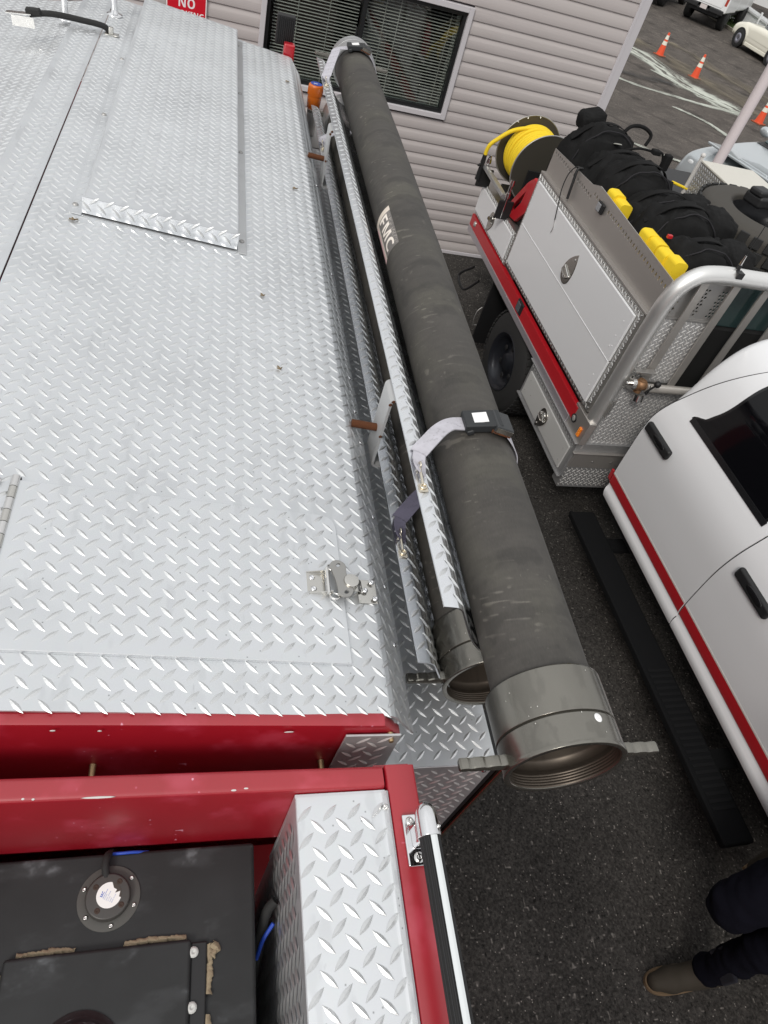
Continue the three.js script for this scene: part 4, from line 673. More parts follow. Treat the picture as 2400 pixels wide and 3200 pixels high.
  part('amber_lamp', [span(-0.010, 0.002, 0.772, 0.842, 0.034, 0.062, 0.006)], phys({ color: lin(0.85, 0.20, 0.01), roughness: 0.25, clearcoat: 0.6 }), truck); part('lamp_cells', Array.from({ length: 10 }, (_, i) => place(new THREE.SphereGeometry(0.005, 8, 6), { x: -0.0095, y: 0.781 + (i >> 1) * 0.013, z: 0.041 + (i % 2) * 0.014 })), phys({ color: lin(0.9, 0.3, 0.02), roughness: 0.2, clearcoat: 0.6 }), truck);
  // lower locker in front of the wheel
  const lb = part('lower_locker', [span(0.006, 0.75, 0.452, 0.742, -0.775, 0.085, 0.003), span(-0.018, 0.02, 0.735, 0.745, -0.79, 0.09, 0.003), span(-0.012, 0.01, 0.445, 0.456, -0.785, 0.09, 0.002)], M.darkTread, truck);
  part('door', span(-0.008, 0.005, 0.484, 0.672, -0.735, 0.042, 0.003), std({ color: lin(0.60, 0.60, 0.585), roughness: 0.4, metalness: 0.2 }), lb, 'pale grey door of the lower locker'); paddle(lb, 0.585, -0.345, 1.15, 2.75);
  part('rivets', [[0.63, -0.68], [0.53, -0.70], [0.56, -0.60], [0.62, 0.0], [0.53, 0.01]].map(([y, z]) => screwHead(V(-0.008, y, z), V(-1, 0, 0), 0.004)), M.dullAlu, lb);
  part('embossed_lugs', [...rib([0.705, -0.77], [0.705, 0.07], 44, false, true)], M.lug, lb).userData.kind = 'stuff';
  // front of the bed: lower tread box, bare strip, tread bulkhead, pipe with valve
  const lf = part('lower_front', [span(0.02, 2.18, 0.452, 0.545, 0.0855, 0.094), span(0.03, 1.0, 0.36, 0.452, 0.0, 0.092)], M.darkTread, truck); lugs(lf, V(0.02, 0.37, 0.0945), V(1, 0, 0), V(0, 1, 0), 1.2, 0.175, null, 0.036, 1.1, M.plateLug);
  part('front_strip', [span(0.02, 2.18, 0.546, 0.668, 0.085, 0.0955, 0.001), span(0.0, 2.2, 0.668, 0.678, 0.085, 0.108, 0.003)], M.bedAlu, truck);
  part('strip_bolts', [[0.18, 0.60], [0.32, 0.60], [0.46, 0.6]].map(([x, y]) => screwHead(V(x, y, 0.0955), V(0, 0, 1), 0.007)), M.zinc, truck);
  const ft = part('front_plate', [span(0.05, 2.15, 0.68, 1.19, 0.05, 0.066)], M.plateTread, truck); lugs(ft, V(0.09, 0.68, 0.0665), V(1, 0, 0), V(0, 1, 0), 1.1, 0.505, null, 0.036, 1.1, M.plateLug);
  part('plate_edge', span(0.05, 2.15, 1.188, 1.20, 0.04, 0.08, 0.003), M.trim, truck);
  const bk = part('bulkhead', [span(0.10, 0.428, 1.20, 1.622, 0.001, 0.006)], M.plateTread, truck); lugs(bk, V(0.10, 1.20, 0.0062), V(1, 0, 0), V(0, 1, 0), 0.328, 0.42, null, 0.036, 1.1, M.plateLug);
  const pf = new THREE.Shape([[0.08, 1.636], [0.44, 1.636], [0.44, 1.855], [0.08, 1.855]].map(p => new THREE.Vector2(...p)));
  for (let j = 0; j < 8; j++) for (let i = 0; i < 5; i++) for (const o of [0.105, 0.262, 0.395]) { const x = o + (i % 3) * 0.021 + (j % 2) * 0.0105; if (i > 2 || x > 0.43) continue; const h = new THREE.Path(); h.absellipse(x, 1.662 + j * 0.0215, 0.0078, 0.0078, 0, Math.PI * 2, true); pf.holes.push(h); }
  part('perforated_plate', [new THREE.ExtrudeGeometry(pf, { depth: 0.004, bevelEnabled: false, curveSegments: 6 }).translate(0, 0, -0.004), span(0.08, 0.44, 1.626, 1.635, -0.006, 0.012)], M.dullAlu, truck);
  // headboard: wide bent tube with flat uprights
  const tp = [[0.05, 0.70, 0.04], [0.05, 1.2, 0.04], [0.05, 1.62, 0.04], [0.056, 1.74, 0.04], [0.09, 1.84, 0.04], [0.155, 1.902, 0.04], [0.26, 1.924, 0.04], [0.5, 1.926, 0.04], [1.1, 1.927, 0.04], [1.7, 1.926, 0.04], [1.94, 1.924, 0.04], [2.045, 1.902, 0.04], [2.11, 1.84, 0.04], [2.144, 1.74, 0.04], [2.15, 1.62, 0.04], [2.15, 0.7, 0.04]];
  part('headboard_tube', pipe(tp, 0.046, 160, 22), M.tubeAlu, truck);
  part('headboard_bar', [0.232, 0.434, 0.637, 0.84, 1.04, 1.24, 1.44, 1.64, 1.84].map(x => span(x - 0.025, x + 0.025, 1.19, 1.905, 0.025, 0.036, 0.002))[0], M.bedAlu, truck);
  for (const x of [0.434, 0.637, 0.84, 1.04, 1.24, 1.44, 1.64, 1.84]) part('headboard_bar', span(x - 0.025, x + 0.025, 1.19, 1.905, 0.025, 0.036, 0.002), M.bedAlu, truck);
  part('rubber_gasket', [span(0.096, 0.104, 1.21, 1.66, 0.03, 0.05)], std({ color: lin(0.55, 0.56, 0.52), metalness: 0.5, roughness: 0.5 }), truck);
  const pp = part('spray_pipe', [rod(V(0.2, 1.232, 0.115), V(2.0, 1.232, 0.115), 0.0255, 0.0255, 20)], std({ color: lin(0.58, 0.55, 0.51), metalness: 0.55, roughness: 0.4 }), truck);
  part('brass_valve', [rod(V(0.115, 1.245, 0.11), V(0.185, 1.245, 0.11), 0.033, 0.029, 16), rod(V(0.155, 1.28, 0.11), V(0.155, 1.20, 0.112), 0.024), place(new THREE.SphereGeometry(0.034, 16, 12), { x: 0.155, y: 1.25, z: 0.115 })], M.brass, pp);
  part('flange', [rod(V(0.085, 1.25, 0.108), V(0.11, 1.25, 0.108), 0.038, 0.038, 8), rod(V(0.055, 1.25, 0.108), V(0.085, 1.25, 0.108), 0.012), rod(V(0.17, 1.19, 0.13), V(0.17, 1.155, 0.14), 0.03, 0.03, 8), rod(V(0.085, 1.285, 0.1), V(0.085, 1.3, 0.1), 0.008)], M.zinc, pp);
  part('lever', [rod(V(0.19, 1.215, 0.14), V(0.222, 1.285, 0.155), 0.006), place(new THREE.SphereGeometry(0.02, 16, 12), { x: 0.224, y: 1.292, z: 0.157 }), place(new THREE.TorusGeometry(0.028, 0.004, 8, 24), { x: 0.215, y: 1.225, z: 0.12, ry: 1.2 })], M.black, pp);
  part('angle_bracket', [span(0.10, 0.235, 1.31, 1.318, 0.055, 0.09, 0.002), span(0.165, 0.235, 1.27, 1.318, 0.052, 0.056)], M.trim, pp);
  part('edge_clip', [span(0.055, 0.10, 0.985, 1.085, 0.075, 0.079), span(0.054, 0.058, 0.985, 1.085, 0.079, 0.115)], M.trim, truck);
  part('drain_wire', pipe([[0.062, 1.22, 0.1], [0.055, 1.15, 0.12], [0.07, 1.08, 0.11], [0.06, 1.03, 0.1]], 0.002, 24, 6), M.dullAlu, truck);
  const an = part('antenna', [rod(V(0.355, 1.965, 0.04), V(0.353, 2.55, 0.03), 0.0026, 0.0016, 8)], M.black, truck);
  part('antenna_base', [rod(V(0.355, 1.965, 0.04), V(0.355, 1.995, 0.04), 0.014, 0.012), span(0.335, 0.375, 1.94, 1.972, 0.02, 0.09, 0.002)], M.black, an); part('antenna_spring', rod(V(0.355, 1.995, 0.04), V(0.3545, 2.045, 0.0395), 0.008, 0.005), M.zinc, an);
  part('cab_guard_mat', span(0.46, 2.1, 0.97, 1.55, -0.12, -0.07), std({ color: lin(0.004, 0.004, 0.004), roughness: 1 }), truck); part('cab_guard_glass', span(0.48, 2.1, 1.56, 1.86, -0.11, -0.1), M.tealGlass, truck);
  // rear wheels with blocky tread
  const tyre = (par, x, z, R, w, side) => {
    const g = lathe([[R * 0.55, -w / 2], [R * 0.62, -w / 2 - 0.004], [R * 0.86, -w / 2 + 0.004], [R * 0.96, -w / 2 + 0.028], [R * 0.985, -w / 2 + 0.05], [R * 0.985, w / 2 - 0.05], [R * 0.96, w / 2 - 0.028], [R * 0.86, w / 2 - 0.004], [R * 0.62, w / 2 + 0.004], [R * 0.55, w / 2]], 60); g.rotateZ(Math.PI / 2);
    const blocks = []; for (let i = 0; i < 46; i++) for (let k = 0; k < 4; k++) { const a = (i + (k % 2) * 0.5) / 46 * Math.PI * 2; blocks.push(place(box(w * 0.19, 0.014, 0.040, 0, 0, 0, 0.003), { x: (k - 1.5) * w * 0.225, y: R * 0.985 * Math.cos(a), z: R * 0.985 * Math.sin(a), rx: a })); }
    const q = part('tyre', [g, ...blocks].map(e => e.translate(x, R, z)), M.rubber, par);
    const rim = lathe([[0.0001, -0.03], [R * 0.16, -0.03], [R * 0.18, -0.06], [R * 0.42, -0.085], [R * 0.47, -0.02], [R * 0.56, 0.008], [R * 0.57, 0.0]], 48); rim.rotateZ(side * Math.PI / 2); rim.translate(x - side * w / 2, R, z);
    part('rim', rim, std({ color: lin(0.020, 0.022, 0.028), roughness: 0.35, metalness: 0.4, side: THREE.DoubleSide }), q);
    part('hub_holes', Array.from({ length: 6 }, (_, i) => { const a = i / 6 * 6.283; return place(new THREE.SphereGeometry(R * 0.06, 10, 8), { x: x - side * (w / 2 - 0.055), y: R + R * 0.31 * Math.cos(a), z: z + R * 0.31 * Math.sin(a), s: [0.25, 1, 1] }); }), M.black, q);
    return q;
  };
  for (const x of [0.13, 0.40, 1.8, 2.07]) tyre(truck, x, -1.2, 0.40, 0.24, x < 1 ? 1 : -1);
  part('mudflap', [span(0.03, 0.5, 0.12, 0.74, -1.86, -1.845), span(0.03, 0.5, 0.70, 0.74, -1.85, -0.8)], M.black, truck);
  part('flap_wire', pipe([[0.02, 0.30, -1.84], [-0.01, 0.3, -1.84], [-0.015, 0.42, -1.85], [0.02, 0.46, -1.86]], 0.004, 20, 6), M.dullAlu, truck);
  part('rear_bracket', pipe([[0.10, 0.5, -2.45], [0.03, 0.35, -2.55], [0.05, 0.30, -2.4], [0.12, 0.45, -2.3]], 0.012, 24, 8), M.black, truck);
}
{ // hose reel behind the bed side
  const rl = part('hose_reel', [-2.60, -2.21].map(z => place(lathe([[0.0001, -0.003], [0.262, -0.003], [0.268, 0], [0.262, 0.003], [0.0001, 0.003]], 64), { x: 0.27, y: 1.465, z, rx: Math.PI / 2 })), std({ color: lin(0.10, 0.092, 0.075), metalness: 0.5, roughness: 0.45 }), truck);
  part('reel_rim', [-2.60, -2.21].map(z => place(new THREE.TorusGeometry(0.266, 0.0055, 8, 80), { x: 0.27, y: 1.465, z })), M.dullAlu, rl);
  const coils = []; for (let i = 0; i < 12; i++) for (const [r, dz] of [[0.178, 0], [0.197, 0.014]]) { if (r > 0.19 && (i === 3 || i > 10)) continue; coils.push(place(new THREE.TorusGeometry(r + 0.006 * hash(i, r * 100 | 0, 3), 0.0155, 10, 72), { x: 0.27, y: 1.465, z: -2.575 + i * 0.0302 + dz, ry: 0.015 * (i % 3 - 1) })); }
  part('yellow_hose', [...coils, place(lathe([[0.165, -0.19], [0.165, 0.19]], 40), { x: 0.27, y: 1.465, z: -2.405, rx: Math.PI / 2 }), pipe([[0.30, 1.665, -2.53], [0.20, 1.655, -2.53], [0.05, 1.61, -2.53], [-0.05, 1.525, -2.535], [-0.088, 1.48, -2.54], [-0.10, 1.43, -2.545], [-0.10, 1.39, -2.545]], 0.0155, 50, 12)], M.yellow, rl);
  part('reel_fittings', [[0.10, 1.66], [0.17, 1.70], [0.05, 1.58], [0.27, 1.72]].map(([x, y]) => screwHead(V(x, y, -2.597), V(0, 0, 1), 0.008, 0.006)), M.zinc, rl);
  part('roller', [rod(V(-0.075, 1.31, -2.53), V(-0.075, 1.31, -2.02), 0.017), rod(V(-0.045, 1.30, -2.53), V(-0.045, 1.30, -2.02), 0.017)], M.smoothAlu, rl);
  part('roller_frame', [[-2.55, 1], [-2.0, 1]].map(([z]) => span(-0.10, 0.02, 1.15, 1.29, z - 0.008, z + 0.008, 0.003)), M.black, rl);
  part('roller_nuts', [[-2.545, 1.36], [-2.0, 1.335], [-2.0, 1.43]].map(([z, y]) => rod(V(-0.05, y - 0.018, z), V(-0.05, y + 0.018, z), 0.022, 0.018, 8)), M.zinc, rl);
  part('roller_posts', [rod(V(-0.05, 1.16, -2.0), V(-0.05, 1.42, -2.0), 0.012), rod(V(-0.05, 1.30, -2.545), V(-0.05, 1.40, -2.545), 0.012)], M.chrome, rl);
  part('nozzle', [rod(V(-0.10, 1.40, -2.545), V(-0.098, 1.335, -2.55), 0.016, 0.02), rod(V(-0.098, 1.335, -2.55), V(-0.094, 1.20, -2.555), 0.017, 0.024), rod(V(-0.098, 1.33, -2.55), V(-0.135, 1.31, -2.54), 0.009)], M.black, rl);
  part('lashing', [place(new THREE.TorusGeometry(0.03, 0.006, 8, 24), { x: 0.46, y: 1.66, z: -2.2, ry: 0.8 }), place(box(0.06, 0.045, 0.045, 0, 0, 0, 0.014), { x: 0.42, y: 1.60, z: -2.19, rz: 0.4 }), place(box(0.05, 0.04, 0.04, 0, 0, 0, 0.014), { x: 0.455, y: 1.57, z: -2.18, rz: 0.2 })], std({ color: lin(0.55, 0.60, 0.55), roughness: 0.9 }), rl);
  part('reel_stand', [span(0.1, 0.5, 1.165, 1.22, -2.5, -2.3), span(0.13, 0.45, 1.2, 1.47, -2.19, -2.17)], M.black, rl);
}
{ // red D-shaped tool holder at the end of the big locker
  const s = new THREE.Shape(); s.moveTo(-1.79, 1.54); s.lineTo(-1.77, 1.50); s.lineTo(-1.775, 1.33); s.lineTo(-1.90, 1.20); s.lineTo(-1.99, 1.185); s.bezierCurveTo(-2.05, 1.18, -2.09, 1.22, -2.07, 1.26); s.lineTo(-1.93, 1.45); s.bezierCurveTo(-1.90, 1.50, -1.86, 1.515, -1.83, 1.545); s.closePath();
  const h = new THREE.Path(); h.moveTo(-1.885, 1.435); h.lineTo(-2.035, 1.245); h.bezierCurveTo(-2.04, 1.215, -2.0, 1.21, -1.985, 1.215); h.lineTo(-1.90, 1.33); h.closePath(); s.holes.push(h);
  const g = new THREE.ExtrudeGeometry(s, { depth: 0.02, bevelEnabled: true, bevelThickness: 0.006, bevelSize: 0.006, bevelSegments: 3 }); g.rotateY(-Math.PI / 2); g.translate(0.05, 0, 0);
  const r = part('red_tool_holder', g, M.redFlat, truck, 'red D-shaped holder beside the reel'); part('cord', place(new THREE.TorusGeometry(0.05, 0.005, 6, 24, 4), { x: 0.03, y: 1.45, z: -1.83, ry: 1.57 }), std({ color: lin(0.4, 0.4, 0.4), roughness: 0.8 }), r);
  part('valve_body', [span(0.06, 0.4, 1.17, 1.3, -2.1, -1.8, 0.02), rod(V(0.1, 1.3, -1.92), V(0.1, 1.4, -1.92), 0.03)], M.black, truck);
}
// ---- crew cab
const cabKnots = [[0.34, 0.42], [0.44, 0.34], [0.515, 0.225], [0.54, 0.202], [0.585, 0.198], [0.615, 0.213], [0.64, 0.206], [0.72, 0.197], [0.92, 0.188], [1.08, 0.186], [1.19, 0.200], [1.29, 0.232], [1.36, 0.263], [1.54, 0.328], [1.66, 0.395], [1.735, 0.470], [1.79, 0.59], [1.83, 0.82], [1.845, 1.10]];
const cabU = y => { for (let i = 1; i < cabKnots.length; i++) if (y <= cabKnots[i][0]) { const [a, b] = [cabKnots[i - 1], cabKnots[i]], p0 = cabKnots[Math.max(0, i - 2)], p3 = cabKnots[Math.min(cabKnots.length - 1, i + 1)], t = (y - a[0]) / (b[0] - a[0]), h = b[0] - a[0], m0 = (b[1] - p0[1]) / (b[0] - p0[0]) * h, m1 = (p3[1] - a[1]) / (p3[0] - a[0]) * h; return (2 * t ** 3 - 3 * t * t + 1) * a[1] + (t ** 3 - 2 * t * t + t) * m0 + (-2 * t ** 3 + 3 * t * t) * b[1] + (t ** 3 - t * t) * m1; } return 1.1; };
// a panel that follows the side of the cab between two curves, lifted by d
function skin(y0, y1, wa, wb, d, ny = 24, nw = 10) {
  const P = [], U = [], I = [], fa = typeof wa === 'function' ? wa : () => wa, fb = typeof wb === 'function' ? wb : () => wb;
  const pt = (y, w, dd) => { const e = 0.004, tx = cabU(y + e) - cabU(y - e), l = Math.hypot(tx, 2 * e); return [cabU(y) - 2 * e / l * dd, y + tx / l * dd, w]; };
  for (const dd of [d, -0.01]) for (let j = 0; j <= ny; j++) { const y = y0 + (y1 - y0) * j / ny, a = fa(y), b = fb(y); for (let i = 0; i <= nw; i++) { const w = a + (b - a) * i / nw; P.push(...pt(y, w, dd)); U.push(w, y); } }
  const n = nw + 1, o = n * (ny + 1), q = (a, b, c, e) => I.push(a, b, c, a, c, e);
  for (let j = 0; j < ny; j++) for (let i = 0; i < nw; i++) q(j * n + i, j * n + i + 1, (j + 1) * n + i + 1, (j + 1) * n + i);
  for (let j = 0; j < ny; j++) { q(j * n, (j + 1) * n, o + (j + 1) * n, o + j * n); q(j * n + nw, o + j * n + nw, o + (j + 1) * n + nw, (j + 1) * n + nw); }
  for (let i = 0; i < nw; i++) { q(i, o + i, o + i + 1, i + 1); q(ny * n + i, ny * n + i + 1, o + ny * n + i + 1, o + ny * n + i); }
  const g = new THREE.BufferGeometry(); g.setAttribute('position', new THREE.Float32BufferAttribute(P, 3)); g.setAttribute('uv', new THREE.Float32BufferAttribute(U, 2)); g.setIndex(I);
  return toCreasedNormals(g.toNonIndexed(), 0.6);
}
{
  const left = []; for (let y = 0.34; y <= 1.845; y += 0.0215) left.push([cabU(y), y]);
  const poly = [...left, ...left.map(([u, y]) => [2.2 - u, y]).reverse()];
  const s = new THREE.Shape(poly.map(p => new THREE.Vector2(...p)));
  const g = new THREE.ExtrudeGeometry(s, { depth: 2.3, bevelEnabled: true, bevelThickness: 0.06, bevelSize: 0.05, bevelOffset: -0.05, bevelSegments: 6 }); g.translate(0, 0, 0.36);
  const cab = part('cab', boxUV(toCreasedNormals(g, 0.5)), M.whitePaint, truck);
  part('hood', [span(0.32, 1.88, 0.7, 1.22, 2.6, 4.05, 0.12), span(0.24, 1.96, 0.45, 1.1, 2.7, 3.95, 0.1)], M.whitePaint, cab); part('windscreen', place(box(1.45, 0.02, 0.75, 0, 0, 0, 0.01), { x: 1.1, y: 1.47, z: 2.72, rx: 0.9 }), M.darkGlass, cab); part('grille', span(0.5, 1.7, 0.5, 1.0, 4.0, 4.06, 0.03), M.blackGloss, cab);
  const rear = y => 0.295 + (y > 1.15 ? 0.30 * Math.pow((y - 1.15) / 0.62, 1.6) : 0) + (y < 0.62 ? (0.62 - y) * 0.25 : 0);
  const gap = y => 1.268 + 0.03 * smooth(0.9, 1.4, y) + (y < 0.66 ? 0.012 * smooth(0.66, 0.55, y) : 0);
  part('door_seal', [skin(0.53, 1.33, y => gap(y) - 0.012, y => gap(y) + 0.012, 0.0012, 30, 2), skin(0.53, 1.80, y => rear(y) - 0.005, y => rear(y) + 0.006, 0.0012, 40, 2), skin(0.515, 0.535, y => 0.33, y => 2.6, 0.0012, 2, 12)], M.black, cab);
  const rd = part('rear_door', [skin(0.535, 1.325, y => rear(y) + 0.0045, y => gap(y) - 0.004, 0.006, 44, 14)], M.whitePaint, cab);
  const fd = part('front_door', [skin(0.535, 1.325, y => gap(y) + 0.004, 2.42, 0.006, 44, 14)], M.whitePaint, cab);
  const winA = y => rear(y) + 0.215 - 0.12 * smooth(1.45, 1.75, y) + (y < 1.39 ? 0.05 * smooth(1.345, 1.39, y) - 0.05 : 0) + 0.16 * smooth(1.70, 1.775, y);
  part('door_frame', [skin(1.325, 1.80, y => rear(y) + 0.0045, y => 2.3 - 0.45 * smooth(1.35, 1.8, y), 0.006, 40, 14)], M.whitePaint, rd);
  part('window_seal', [skin(1.335, 1.772, y => winA(y) - 0.014, y => 1.235, 0.0085, 36, 8), skin(1.318, 1.345, 0.50, 1.24, 0.012, 4, 8), skin(1.335, 1.772, 1.33, y => 2.22 - 0.45 * smooth(1.35, 1.8, y), 0.0085, 36, 8), skin(1.318, 1.345, 1.32, 2.22, 0.012, 4, 8)], M.blackGloss, rd);
  part('window_glass', [skin(1.347, 1.762, y => winA(y) + 0.004, y => 1.218, 0.0105, 36, 8)], M.darkGlass, rd); part('window_glass', [skin(1.347, 1.762, 1.35, y => 2.19 - 0.45 * smooth(1.35, 1.8, y), 0.0105, 36, 8)], M.darkGlass, fd);
  const str = (a, b, par) => { part('red_stripe', skin(0.630, 0.705, a, b, 0.0075, 6, 10), M.redFlat, par); part('pale_line', skin(0.707, 0.717, a, b, 0.0075, 2, 10), std({ color: lin(0.62, 0.58, 0.54), roughness: 0.4 }), par); };
  str(y => rear(y) + 0.006, y => gap(y) - 0.006, rd); str(y => gap(y) + 0.006, 2.42, fd); part('red_stripe', skin(0.634, 0.709, 0.262, y => rear(y) - 0.004, 0.003, 6, 4), M.redFlat, cab);
  for (const [par, w] of [[rd, 0.325], [fd, 1.355]]) {
    const hd = part('door_handle', [place(box(0.036, 0.062, 0.265, 0, 0, 0, 0.016), { x: 0.172, y: 1.135, z: w + 0.132, rz: -0.08 })], M.black, par);
    part('handle_recess', place(new THREE.SphereGeometry(0.5, 20, 12), { x: 0.155, y: 1.142, z: w + 0.155, s: [0.014, 0.04, 0.13] }), M.blackGloss, hd);
  }
  part('running_board', [span(0.06, 0.24, 0.30, 0.345, 0.30, 2.36, 0.012), span(0.055, 0.075, 0.33, 0.352, 0.30, 2.36, 0.006), span(0.22, 0.5, 0.28, 0.31, 0.5, 0.6), span(0.22, 0.5, 0.28, 0.31, 1.9, 2.0)], phys({ color: lin(0.007, 0.0073, 0.008), roughness: 0.9, specularIntensity: 0.3 }), cab);
  part('step_pad', Array.from({ length: 22 }, (_, i) => span(0.085, 0.22, 0.3452, 0.349, 1.45 + i * 0.035, 1.468 + i * 0.035, 0.001)), phys({ color: lin(0.009, 0.0093, 0.010), roughness: 0.9, specularIntensity: 0.35 }), cab);
  part('cab_floor', span(0.34, 1.86, 0.36, 0.42, 0.36, 2.6), M.black, cab);
  for (const x of [0.36, 1.84]) { const w = lathe([[0.0001, -0.1], [0.22, -0.1], [0.36, -0.12], [0.40, -0.08], [0.40, 0.08], [0.36, 0.12], [0.22, 0.1], [0.0001, 0.1]], 40); w.rotateZ(Math.PI / 2); w.translate(x, 0.4, 3.2); part('front_wheel', w, M.rubber, truck); }
  part('mirror', [place(box(0.1, 0.28, 0.06, 0, 0, 0, 0.03), { x: 0.02, y: 1.42, z: 2.3 }), rod(V(0.05, 1.35, 2.3), V(0.26, 1.33, 2.3), 0.02)], M.black, fd);
}

// ------------------------------------------------------------ things carried on the flatbed
const turnT = 2.25 * Math.PI / 180;
const TL = (u, y, w) => [2.3 + u * Math.cos(turnT) + w * Math.sin(turnT), y, -3.0 - u * Math.sin(turnT) + w * Math.cos(turnT)];
part('equipment_tank', span(0.72, 2.1, 0.966, 1.65, -2.3, -0.2, 0.03), M.black, truck);
function bagGeo(hu, hy, hw, s) {
  const g = new THREE.SphereGeometry(1, 44, 30), P = g.attributes.position, e = 0.55;
  for (let i = 0; i < P.count; i++) {
    const x = P.getX(i), y = P.getY(i), z = P.getZ(i), f = v => Math.sign(v) * Math.pow(Math.abs(v), e);
    const l = 1 + 0.10 * perlin.noise(x * 1.9 + s, y * 1.9, z * 1.9) + 0.055 * perlin.noise(x * 6 + s, y * 5, z * 6 + s) + 0.022 * perlin.noise(x * 14, y * 9 + s, z * 14);
    P.setXYZ(i, hu * f(x) * l * (y > 0 ? 1 - 0.16 * y * y : 1), hy * (y > 0 ? f(y) : Math.sign(y) * Math.pow(-y, 0.35)) * l, hw * f(z) * l * (y > 0 ? 1 - 0.25 * y * y : 1));
  }
  g.computeVertexNormals(); return boxUV(g);
}
const bags = [
  [-1.65, 0.31, 2.02, 0.19, 'tall black gear bag nearest the yellow hose reel, with a loop handle'],
  [-1.38, 0.36, 1.96, 0.185, 'black gear bag with a pale round patch on its top'],
  [-1.11, 0.35, 2.0, 0.185, 'black gear bag third from the hose reel, in front of the tread plate box'],
  [-0.84, 0.40, 1.955, 0.18, 'black gear bag fourth from the hose reel, beside the spare tyre'],
  [-0.57, 0.37, 2.0, 0.18, 'black gear bag second from the aluminium headboard'],
  [-0.29, 0.37, 1.94, 0.17, 'black gear bag against the aluminium headboard']];
bags.forEach(([w, u, top, hw, label], i) => {
  const b = thing('gear_bag', label, 'bag', TL(u, 0.966, w), turnT, 'black gear bags on the flatbed'), hy = (top - 0.966) / 2;
  part('bag_body', bagGeo(0.26, hy, hw, i * 7.3).translate(0, hy, 0), M.canvas, b);
  const up = top - 0.966, sm = [];
  for (let k = 0; k <= 14; k++) { const a = -1.25 + 2.5 * k / 14; sm.push([0.25 * Math.sin(a), hy + hy * 1.012 * Math.pow(Math.cos(a), 0.55), hw * 0.55 + 0.01 * Math.sin(k * 2 + i)]); }
  part('piping', pipe(sm, 0.004, 40, 6), std({ color: lin(0.018, 0.017, 0.02), roughness: 0.9 }), b);
  part('carry_strap', [band([[-0.22, up - 0.12, -0.03], [-0.12, up - 0.01, 0.0], [0, up + 0.022, 0.01], [0.13, up - 0.01, 0.0], [0.23, up - 0.12, -0.02]], V(0, 0, 1), 0.04, 0.005, 30)], M.canvas, b);
  if (i === 0) part('loop_handle', [pipe([[0.10, up - 0.02, 0.02], [0.16, up + 0.03, 0.0], [0.26, up + 0.035, -0.01], [0.33, up - 0.0, 0.0], [0.31, up - 0.06, 0.02]], 0.012, 30, 8), place(bagGeo(0.09, 0.06, 0.08, 3), { x: -0.08, y: up - 0.01, z: -0.12, rz: 0.3 })], M.canvas, b);
  if (i === 1) { part('round_patch', place(lathe([[0.0001, 0.006], [0.024, 0.006], [0.028, 0.003], [0.028, 0]], 30), { x: -0.02, y: up + 0.006, z: -0.13, rx: -0.35 }), std({ color: lin(0.32, 0.32, 0.29), roughness: 0.7 }), b); part('patch_centre', place(lathe([[0.0001, 0.008], [0.011, 0.008], [0.013, 0.005]], 24), { x: -0.02, y: up + 0.006, z: -0.13, rx: -0.35 }), M.canvas, b); part('buckled_straps', [pipe([[0.02, up, -0.08], [0.1, up + 0.03, -0.06], [0.2, up + 0.03, -0.06], [0.3, up + 0.02, -0.08], [0.33, up - 0.06, -0.06]], 0.008, 30, 8), place(box(0.06, 0.03, 0.05, 0, 0, 0, 0.008), { x: 0.22, y: up + 0.035, z: -0.04 }), place(box(0.05, 0.10, 0.05, 0, 0, 0, 0.01), { x: 0.32, y: up - 0.01, z: -0.03 })], M.canvas, b); }
  if (i > 2) part('side_pocket', place(bagGeo(0.11, 0.13, 0.12, i), { x: 0.24, y: up - 0.12, z: -0.02 }), M.canvas, b);
});
[[-0.90, -0.80, 'bright yellow folded hose end standing apart, nearest the hose reel'], [-0.42, -0.32, 'bright yellow folded hose ends with a red tab, middle of the three yellow bundles'], [-0.21, -0.11, 'bright yellow folded hose end nearest the aluminium headboard']].forEach(([a, b, label], i) => {
  const f = thing('folded_hose', label, 'hose', TL(0.10, 1.45, (a + b) / 2), turnT, 'yellow folded hoses along the bed side');
  const loop = (w, h) => { const p = fillet([[-0.042, 0], [-0.042, h], [0.042, h], [0.042, 0]], 0.028, 8); const g = extrude(p, w - 0.046, w + 0.046, 1.0); return boxUV(g); };
  part('hose_fold', loop(a - (a + b) / 2 + 0.01, 0.45), M.yellow, f); part('hose_fold', loop(b - (a + b) / 2 - 0.0, 0.435 + 0.012 * i).rotateZ(-0.03), M.yellow, f);
  if (i === 1) part('red_tab', box(0.03, 0.02, 0.02, 0.05, 0.478, 0.05, 0.004), M.redFlat, f);
});
